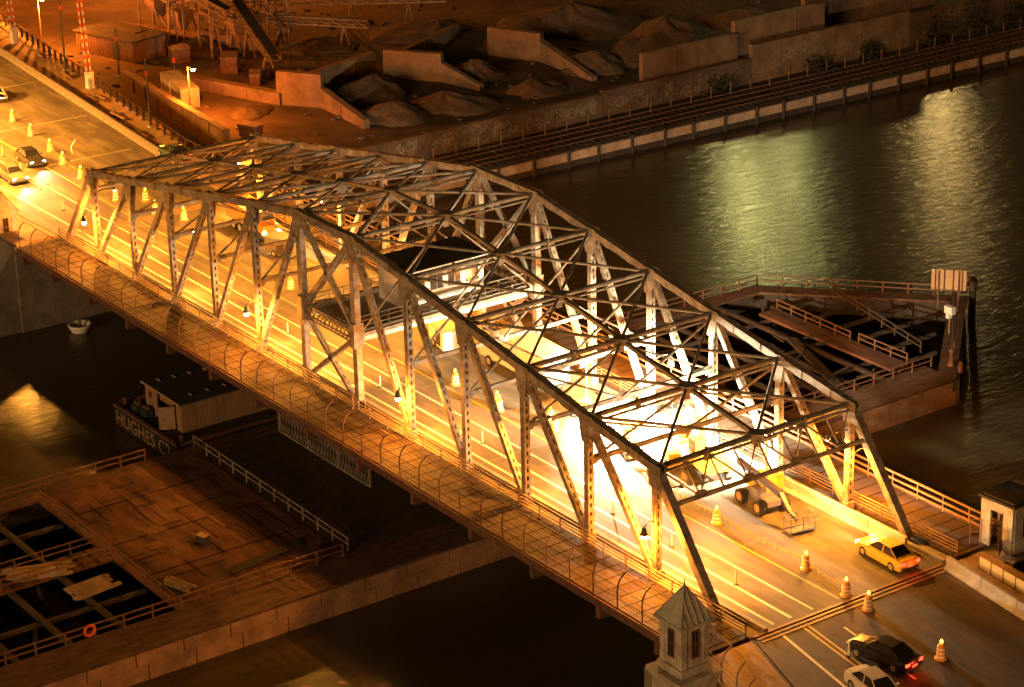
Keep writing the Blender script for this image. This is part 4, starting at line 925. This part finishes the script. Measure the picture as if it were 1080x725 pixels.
# ------------------------------------------------------------------ the aggregate yard
YZ = -4.0
def wall(p, q, h, label, t=.6, m='yconc', z=YZ, h2=None, cap=True):
    p, q = Vector((*p, z)), Vector((*q, z)); h2 = h if h2 is None else h2; d = (q-p).normalized(); a = Vector((-d.y, d.x, 0))*t/2
    b = MB().hexa([p-a, q-a, q+a, p+a], [p-a+Vector((0, 0, h)), q-a+Vector((0, 0, h2)), q+a+Vector((0, 0, h2)), p+a+Vector((0, 0, h))])
    n = int((q-p).length/4)
    for k in range(1, n):
        c = p.lerp(q, k/n); hk = h+(h2-h)*k/n; b.beam(c-a*1.06+Vector((0, 0, .1)), c-a*1.06+Vector((0, 0, hk-.15)), .12, .06, (d.x, d.y, 0))
    o = b.build('bin_wall', m); o.location = (0, 0, 0); return tag(o, label, 'wall')
wall((-98.5, 40.2), (-84.6, 45.2), 1.4, 'long low concrete bin wall running from the lit corner block to the tall wall slab', 1.2)
wall((-85.2, 45.0), (-80.6, 48.2), 3.9, 'tall pale concrete wall slab at the near aggregate bin', .9)
wall((-80.6, 48.2), (-70.2, 47.4), 2.3, 'sloping concrete bin wall running from the tall slab towards the river wall', .8, h2=1.0)
wall((-85.4, 45.6), (-90.0, 61.0), 2.4, 'back wall of the near aggregate bin', .8)
wall((-86.8, 60.6), (-80.8, 64.8), 3.4, 'concrete wall slab of the middle aggregate bin', .9)
wall((-80.8, 64.8), (-74.5, 66.0), 2.3, 'broken low wall beside the middle bin slab', .7, h2=.7)
wall((-87.2, 61.0), (-95.0, 76.5), 2.2, 'back wall of the middle aggregate bin running to the far slab', .8)
wall((-87.2, 76.0), (-80.4, 79.0), 3.5, 'far concrete wall slab of the aggregate bins', .9)
wall((-80.4, 79.0), (-69.5, 78.6), 2.6, 'sloping wall running down from the far slab towards the graffiti wall', .8, h2=.5)
wall((-104, 35.0), (-70.5, 30.0), 1.7, 'long stained concrete retaining wall beside the left approach', .8, h2=3.2)
wall((-98.4, 38.0), (-90.0, 36.2), 2.3, 'bright lit concrete corner block beside the yard lamp', 2.2, m='conc')
wall((-128, 44.5), (-106, 56.0), 1.5, 'low concrete wall in front of the crushing plant', .8)
for p, q, hh, l in (((-65.6, 82.5), (-65.6, 97), 3.4, 'upper terrace wall above the graffiti at the top of the photo'), ((-66.4, 97.2), (-66.8, 112), 4.6, 'upper terrace wall stepping back at the top right'), ((-70.5, 112), (-70.8, 135), 7.0, 'long pale wall along the top right edge of the photo')):
    wall(p, q, hh, l, .7)
def heap(loc, r, h, label, m='gravel', el=1.0, rz=0.):
    b = MB(); n = 40; rr = random.Random(int(loc[0]*7+loc[1]*13)); f = []; ph = [rr.uniform(0, 6.28) for _ in range(8)]; h *= .78
    ox, oy = rr.uniform(-.22, .22)*r, rr.uniform(-.22, .22)*r; v = [(ox, oy, h*.96)]; rings = 12
    for k in range(1, rings+1):
        t = k/rings
        for i in range(n):
            a = 2*math.pi*i/n; wob = 1+.16*math.sin(2*a+ph[0])+.10*math.sin(3*a+ph[1])+.06*math.sin(5*a+ph[2])+.04*math.sin(9*a+ph[3])
            z = h*(1-t*t*.35-t*.65); bite = max(0, math.sin(a+ph[4])-.55)*1.3*math.sin(math.pi*min(1, t*1.2)); z *= 1-.55*bite
            z += h*(.07*math.sin(4*a+ph[5]+6*t)+.05*math.sin(7*a+ph[6]-9*t))*math.sin(math.pi*t)
            v.append((ox*(1-t)+r*t*wob*math.cos(a)*el, oy*(1-t)+r*t*wob*math.sin(a), max(z, -.1) if k < rings else -.3))
    for i in range(n): f.append((0, 1+i, 1+(i+1) % n))
    for k in range(rings-1):
        for i in range(n): f.append((1+k*n+i, 1+(k+1)*n+i, 1+(k+1)*n+(i+1) % n, 1+k*n+(i+1) % n))
    b.add(v, f, 0, True); o = b.build('gravel_heap', m); o.location = (*loc, YZ); o.rotation_euler.z = rz
    return tag(o, label, 'gravel heap')
heap((-82, 55), 5.2, 3.0, 'rounded gravel heap in front of the middle bin slab'); heap((-72.6, 52), 5.0, 2.6, 'long low gravel ridge just behind the graffiti wall, left part', el=.8)
heap((-71.2, 60), 5.4, 2.4, 'long low gravel ridge just behind the graffiti wall, right part', el=.8); heap((-80.2, 69), 3.4, 2.8, 'small cone of gravel between the middle slab and the far slab')
heap((-75, 83), 4.8, 2.8, 'gravel heap at the foot of the sloping far wall'); heap((-75.5, 95), 8.5, 5.2, 'large dark gravel mound at the top of the photo, left one'); heap((-74, 107), 7.5, 4.6, 'large dark gravel mound at the top of the photo, right one')
heap((-92, 92), 9, 4.0, 'broad gravel mound in the far yard'); heap((-84, 50), 2.2, .9, 'thin spill of gravel in the near bin', 'dirt')
heap((-113, 50.5), 4.5, 1.8, 'gravel heap under the crushing plant conveyor')
heap((-90, 51), 4.0, 1.6, 'low dark spoil heap against the back wall of the near bin', 'dirt'); heap((-70, 71), 4.2, 2.0, 'low dark ridge behind the graffiti wall between the two bins', 'dirt', .6)
heap((-69.5, 89), 3.6, 2.0, 'low spoil heap close behind the tagged wall', 'dirt', .7); heap((-100, 76), 7, 2.2, 'broad flat mound beside the raised end of the long conveyor', 'dirt')
heap((-104, 62), 5, 1.5, 'low mound between the two lattice conveyors', 'dirt'); heap((-84, 40.5), 3.0, .8, 'thin spread of spoil before the tall pale slab', 'dirt')
rr = random.Random(21)
rub = MB()
for k in range(420):
    x, y = rr.uniform(-128, -66), rr.uniform(33, 125); q = rr.uniform(.08, .38); z = YZ+q*.3
    a, c = rr.uniform(0, 3), rr.uniform(.5, 1.4); rub.box((x, y, z), (q*c*2, q*1.4, q*.8), a)
rub.build('rubble', 'pile', kind='stuff')
for k, (x, y, w_, d_, h_, l) in enumerate(((-94, 47, 2.4, 1.2, 1.4, 'dark skip standing in the middle of the near bin floor'), (-76, 36, 2.6, 1.4, 1.3, 'dark skip at the end of the retaining wall near the bridge'), (-101, 47.5, 3.2, 2.0, 2.0, 'rusty steel tank before the inclined conveyor'), (-109, 45, 2.2, 2.2, 1.8, 'steel hopper box lying by the metal shed'))):
    e0 = empty('yard_skip', (x, y, YZ), l, 'skip', rz=rr.uniform(-.6, .6)); MB().hexa([(-w_/2*.8, -d_/2, 0), (w_/2*.8, -d_/2, 0), (w_/2*.8, d_/2, 0), (-w_/2*.8, d_/2, 0)], [(-w_/2, -d_/2, h_), (w_/2, -d_/2, h_), (w_/2, d_/2, h_), (-w_/2, d_/2, h_)]).build('body', 'rust', e0); MB().box((0, 0, h_+.05), (w_+.15, d_+.15, .1)).build('rim', 'yardsteel', e0)
# office trailer / shed
s = empty('yard_shed', (-117.5, 41.5, YZ), 'long ribbed metal shed with a flat dark roof in the yard at the upper left', 'shed', rz=R(14))
MB().box((0, 0, 1.3), (10.5, 5.4, 2.6)).build('wall', 'yardsteel', s); MB().box((0, 0, 2.66), (11.0, 6.0, .2)).build('roof', 'tar', s); MB().box((-1, 1.2, 2.8), (7, 2.2, .1)).build('roof_patch', 'wood_dark', s)
b = MB(); 
for k in range(26): b.box((-5+k*.4, -2.74, 1.3), (.1, .06, 2.5))
for k in range(13): b.box((5.28, -2.4+k*.4, 1.3), (.06, .1, 2.5))
b.build('rib', 'rust', s); MB().box((2.2, -2.78, 1.05), (1.1, .06, 2.1)).build('door', 'dark', s)
# crushing plant
def truss_bar(mb, p, q, w, h, n):
    p, q = Vector(p), Vector(q); d = (q-p).normalized(); a = d.cross(Vector((0, 0, 1))).normalized()*w/2; u = Vector((0, 0, h))
    for s_ in (-1, 1):
        mb.beam(p+a*s_, q+a*s_, .12, .14); mb.beam(p+a*s_+u, q+a*s_+u, .10, .12)
        for k in range(n): mb.beam(p.lerp(q, k/n)+a*s_, p.lerp(q, k/n)+a*s_+u, .07, .07); mb.beam(p.lerp(q, k/n)+a*s_+u, p.lerp(q, (k+1)/n)+a*s_, .06, .06)
    for k in range(n+1): mb.beam(p.lerp(q, k/n)-a, p.lerp(q, k/n)+a, .07, .07)
    return mb
def conveyor(p, q, legs, label, w=1.2, h=.9):
    e0 = empty('conveyor', p, label, 'conveyor'); o = Vector(p); q = Vector(q)-o
    truss_bar(MB(), (0, 0, 0), q, w, h, max(6, int(q.length/1.6))).build('frame', 'yardsteel', e0)
    d = q.normalized(); MB().beam(Vector((0, 0, h+.1)), q+Vector((0, 0, h+.1)), w*.8, .08).tube(q+Vector((0, 0, h*.5))-d.cross(Vector((0, 0, 1)))*.5, q+Vector((0, 0, h*.5))+d.cross(Vector((0, 0, 1)))*.5, .35, 10).build('belt', 'tyre', e0)
    for t in legs:
        c = q*t; zb = YZ-o.z; b = MB()
        for s_ in (-.8, .8): b.beam(c, (c.x+s_, c.y+s_*.4, zb), .16, .16); b.beam(c, (c.x+s_*.3, c.y-s_, zb), .1, .1)
        b.build('leg', 'yardsteel', e0)
conveyor((-117, 60.5, -1.0), (-100.4, 78.8, -.2), (.15, .5, .8), 'long dark lattice conveyor in the far yard with a raised end')
conveyor((-113, 56.3, -1.4), (-98.8, 66.2, -1.2), (.3, .8), 'thin lattice conveyor in front of the long dark one')
conveyor((-97.2, 51.6, -2.6), (-112, 53.6, 3.2), (.15, .55, .85), 'inclined red brown conveyor climbing to the crushing plant', 1.6, .7)
conveyor((-105, 50, 1.5), (-118, 47.0, 5.0), (.2, .8), 'upper inclined conveyor across the crushing plant')
pt = empty('crushing_plant', (-118, 54, YZ), 'tangled steel frame of the aggregate crushing plant with hoppers and platforms', 'crushing plant')
rr = random.Random(5); b = MB()
for x in (-9, -5, -1, 3, 7, 10):
    for y in (-5, -1, 3, 6): b.beam((x, y, 0), (x, y, rr.uniform(5, 9)), .22, .22)
for k in range(30):
    x, y, z = rr.uniform(-9, 9), rr.uniform(-5, 6), rr.uniform(2, 8); ax = rr.random()
    if ax < .45: b.beam((x, y, z), (x+rr.uniform(3, 7), y+rr.uniform(-.6, .6), z+rr.uniform(-2, 2.4)), .16, .2)
    elif ax < .8: b.beam((x, y, z), (x+rr.uniform(-.5, .5), y+rr.uniform(3, 6), z+rr.uniform(-1.5, 1.5)), .16, .2)
    else: b.beam((x, y, z), (x+2, y+1, 0), .12, .14)
b.build('frame', 'yardsteel', pt)
for x, y, z, l in ((9.5, -1, 5.6, 1), (-4, -3, 4.6, 2), (3, 4, 7.5, 1), (-8, 1, 7, 2)):
    p = MB().box((x, y, z), (4.6, 3.2, .18))
    for sy in (-1.55, 1.55): p.beam((x-2.3, y+sy, z+1), (x+2.3, y+sy, z+1), .06, .06); p.beam((x-2.3, y+sy, z+.5), (x+2.3, y+sy, z+.5), .05, .05)
    for sx in (-2.3, 0, 2.3):
        for sy in (-1.55, 1.55): p.beam((x+sx, y+sy, z), (x+sx, y+sy, z+1), .06, .06)
    p.build('platform', 'yardsteel', pt)
for x, y, z, s1 in ((-5, -4.2, 3.4, 1.3), (0, -3.6, 2.6, 1.1), (6, 0, 4.2, 1.4), (10.5, -1.5, 3.4, 1.2), (-9, -2, 4.5, 1.3)):
    MB().hexa([(x-s1*.35, y-s1*.35, z-1.2), (x+s1*.35, y-s1*.35, z-1.2), (x+s1*.35, y+s1*.35, z-1.2), (x-s1*.35, y+s1*.35, z-1.2)], [(x-s1, y-s1, z+.5), (x+s1, y-s1, z+.5), (x+s1, y+s1, z+.5), (x-s1, y+s1, z+.5)]).box((x, y, z+.9), (2*s1, 2*s1, .8)).build('hopper', 'yardsteel', pt)
# raised traffic gates with striped arms
def striped():
    m = mat('gate_stripes', (.6, .05, .03), .5); t = m.node_tree; b = t.nodes['Principled BSDF']
    c = t.nodes.new('ShaderNodeTexCoord'); x = t.nodes.new('ShaderNodeSeparateXYZ'); t.links.new(c.outputs['Object'], x.inputs[0])
    f = t.nodes.new('ShaderNodeMath'); f.operation = 'PINGPONG'; t.links.new(x.outputs[2], f.inputs[0]); f.inputs[1].default_value = .45
    g_ = t.nodes.new('ShaderNodeMath'); g_.operation = 'GREATER_THAN'; t.links.new(f.outputs[0], g_.inputs[0]); g_.inputs[1].default_value = .225
    mx = t.nodes.new('ShaderNodeMix'); mx.data_type = 'RGBA'; t.links.new(g_.outputs[0], mx.inputs[0]); mx.inputs[6].default_value = (.60, .05, .03, 1); mx.inputs[7].default_value = (.75, .70, .6, 1)
    t.links.new(mx.outputs[2], b.inputs['Base Color']); return m
stripe_mat = striped()
def gate(loc, label, h, lean):
    g = empty('traffic_gate', loc, label, 'traffic gate', 'raised traffic gates on the left approach')
    MB().box((0, 0, .8), (.8, .7, 1.6)).box((0, 0, 1.7), (.5, .9, .4)).build('gate_box', 'white', g)
    for s_ in (-.25, .25):
        MB().beam((0, s_, 1.6), (lean[0], s_+lean[1], 1.6+h), .14, .12).build('arm', stripe_mat, g)
    MB().box((.3, .2, -.3), (1.6, 1.2, .5)).build('base', 'conc', g)
gate((-91.6, 24.6, .14), 'raised red and white striped traffic gate nearest the bridge', 9.8, (-.4, -.3))
gate((-115.6, 26.6, .14), 'raised red and white striped traffic gate at the upper left corner', 9.0, (-.3, -.4))
def yard_lamp(loc, h, label, power, arm, col=DEEP):
    l = empty('yard_lamp', loc, label, 'lamp', 'sodium lamps on poles by the yard')
    MB().tube((0, 0, 0), (0, 0, h), .12, 8, .08).path([(0, 0, h-.1), (arm[0], arm[1], h+.1)], .06, 6).build('pole', 'rust', l)
    MB().lathe((arm[0], arm[1], h-.12), [(.05, .3), (.22, .2), (.3, .02)][::-1], 10).build('lamp_hood', 'dark', l)
    MB().lathe((arm[0], arm[1], h-.14), [(.1, -.26), (.28, -.14), (.28, .02)], 10).build('lamp_globe', 'e_na', l)
    point(l, (arm[0], arm[1], h-.75), power, col, .3)
yard_lamp((-85.2, 33.6, YZ), 6.4, 'glowing sodium lamp on a pole beside the lit concrete corner block', 16000, (.9, .2))
yard_lamp((-123.5, 33.6, YZ), 7.2, 'glowing sodium lamp on a pole at the upper left of the photo', 26000, (.8, .2))
for x, y, h, pw, l in ((-146, 58, 12, 26000, 'sodium lamp mast behind the crushing plant'), (-150, 84, 13, 36000, 'sodium lamp mast at the back of the yard'), (-152, 30, 10, 30000, 'sodium lamp mast on the yard road beyond the left approach')):
    yard_lamp((x, y, YZ), h, l, pw, (.8, -.4))
for x, y, h, l in ((-99.8, 25.6, 9.6, 'tall dark pole between the two traffic gates'), (-73.4, 22.6, 7.6, 'dark mast with a small lamp rising beside the last post fence bay'), (-107.5, 36.0, 6.0, 'dark post in front of the metal shed, left one'), (-98.5, 38.8, 4.4, 'short post behind the lit corner block')):
    p = empty('signal_pole', (x, y, .1 if y < 30 else YZ), l, 'pole'); MB().tube((0, 0, 0), (0, 0, h), .14, 8, .08).build('shaft', 'dark', p); MB().box((0, 0, h*.78), (.22, .22, .5)).build('signal_head', 'red', p); MB().box((0, 0, .15), (.5, .5, .3)).build('foot', 'conc', p)
# loose material on the left sidewalk
rr = random.Random(3)
for k, (x, y, l) in enumerate(((-108, 26.5, 'long boards lying on the left sidewalk near the upper gate'), (-98, 24.9, 'flat boards on the left sidewalk between the two gates'), (-87, 23.0, 'pale boards leaning by the gate box nearest the bridge'), (-79, 21.5, 'dark bundle of boards on the left sidewalk past the gate'), (-71, 20.3, 'loose boards on the left sidewalk near the bridge end'))):
    e0 = empty('board_pile', (x, y, .14), l, 'board pile', rz=R(-10)+rr.uniform(-.1, .1))
    for q in range(5): 
        o = MB().box((0, 0, .05), (rr.uniform(2, 3.4), .25, .07)).build('board', 'wood_pale' if (k+q) % 2 else 'wood', e0); o.location = (rr.uniform(-.4, .4), rr.uniform(-.5, .5), .075*q); o.rotation_euler.z = rr.uniform(-.15, .15)

# ------------------------------------------------------------------ street and flood lamps beyond the picture's edges
def street_lamp(loc, h, arm, power, label, col=SODIUM, g='m'):
    l = empty('street_lamp', loc, label, 'street lamp', 'street lamps on the approach roads')
    MB().tube((0, 0, 0), (0, 0, h), .14, 8, .09).path([(0, 0, h), (arm[0]*.5, arm[1]*.5, h+.5), (arm[0], arm[1], h+.5)], .06, 6).build('pole', 'dark', l)
    MB().box((arm[0], arm[1], h+.5), (.7, .4, .2)).build('lamp_head', 'dark', l); MB().box((arm[0], arm[1], h+.37), (.5, .3, .08)).build('lamp_lens', 'e_na', l)
    spot(l, (arm[0], arm[1], h+.3), (arm[0]*1.6, arm[1]*1.6, 0), power, col, 140, .4, .25)
for x, y, p in ((-62, -1.4, 75000), (-82, -4.2, 190000), (-98, -5.4, 260000), (-118, -6.5, 260000), (-142, -7, 120000)):
    street_lamp((x, y, .1), 9.5, (.3, 2.6), p, f'sodium street lamp on the near kerb of the left approach, {int(-x)} metres out')
street_lamp((84, -11.5, .1), 9.5, (-.5, 2.4), 40000, 'sodium street lamp on the near kerb of the right approach', LANT)
street_lamp((60, -58, -2), 13, (-2, 1.0), 15000, 'added sodium fill lamp on the unseen quay, warming the fender pier', DEEP)  # added fill lamp out of view, there to redden the fender pier
tag(MB().prism([(57, -120), (75, -120), (75, -30), (57, -30)], -10, -2).build('quay', 'conc_dark'), 'concrete quay on the near side of the river', 'quay')
def flood(loc, h, aim, power, col, glow, label, r=.8):
    l = empty('flood_mast', loc, label, 'flood light', 'flood light masts beyond the far bank')
    MB().tube((0, 0, 0), (0, 0, h), .3, 8, .16).build('mast', 'rust', l); d = Vector((aim[0]-loc[0], aim[1]-loc[1], 0)).normalized(); a = Vector((-d.y, d.x, 0))
    MB().beam(a*-1.6+Vector((0, 0, h)), a*1.6+Vector((0, 0, h)), .5, .9).build('lamp_housing', 'dark', l); MB().beam(a*-1.5+Vector((0, 0, h))+d*.28, a*1.5+Vector((0, 0, h))+d*.28, .08, .75).build('lamp_panel', glow, l)
    spot(l, tuple(d*1.0+Vector((0, 0, h))), (aim[0]-loc[0], aim[1]-loc[1], WZ-loc[2]), power, col, 46, .7, r)
flood((-96.5, 125.5, YZ), 24, (-30, 78.5), 7500, (1, .86, .27), 'e_mh', 'tall greenish flood light mast over the far yard')
flood((-100, 137, YZ), 23, (-36, 88), 3500, (1, .82, .27), 'e_mh', 'second greenish flood light mast over the far yard')
flood((-108, 175, YZ), 24, (-41, 122), 7500, (1, .66, .22), 'e_na', 'tall warm flood light mast at the far end of the yard')
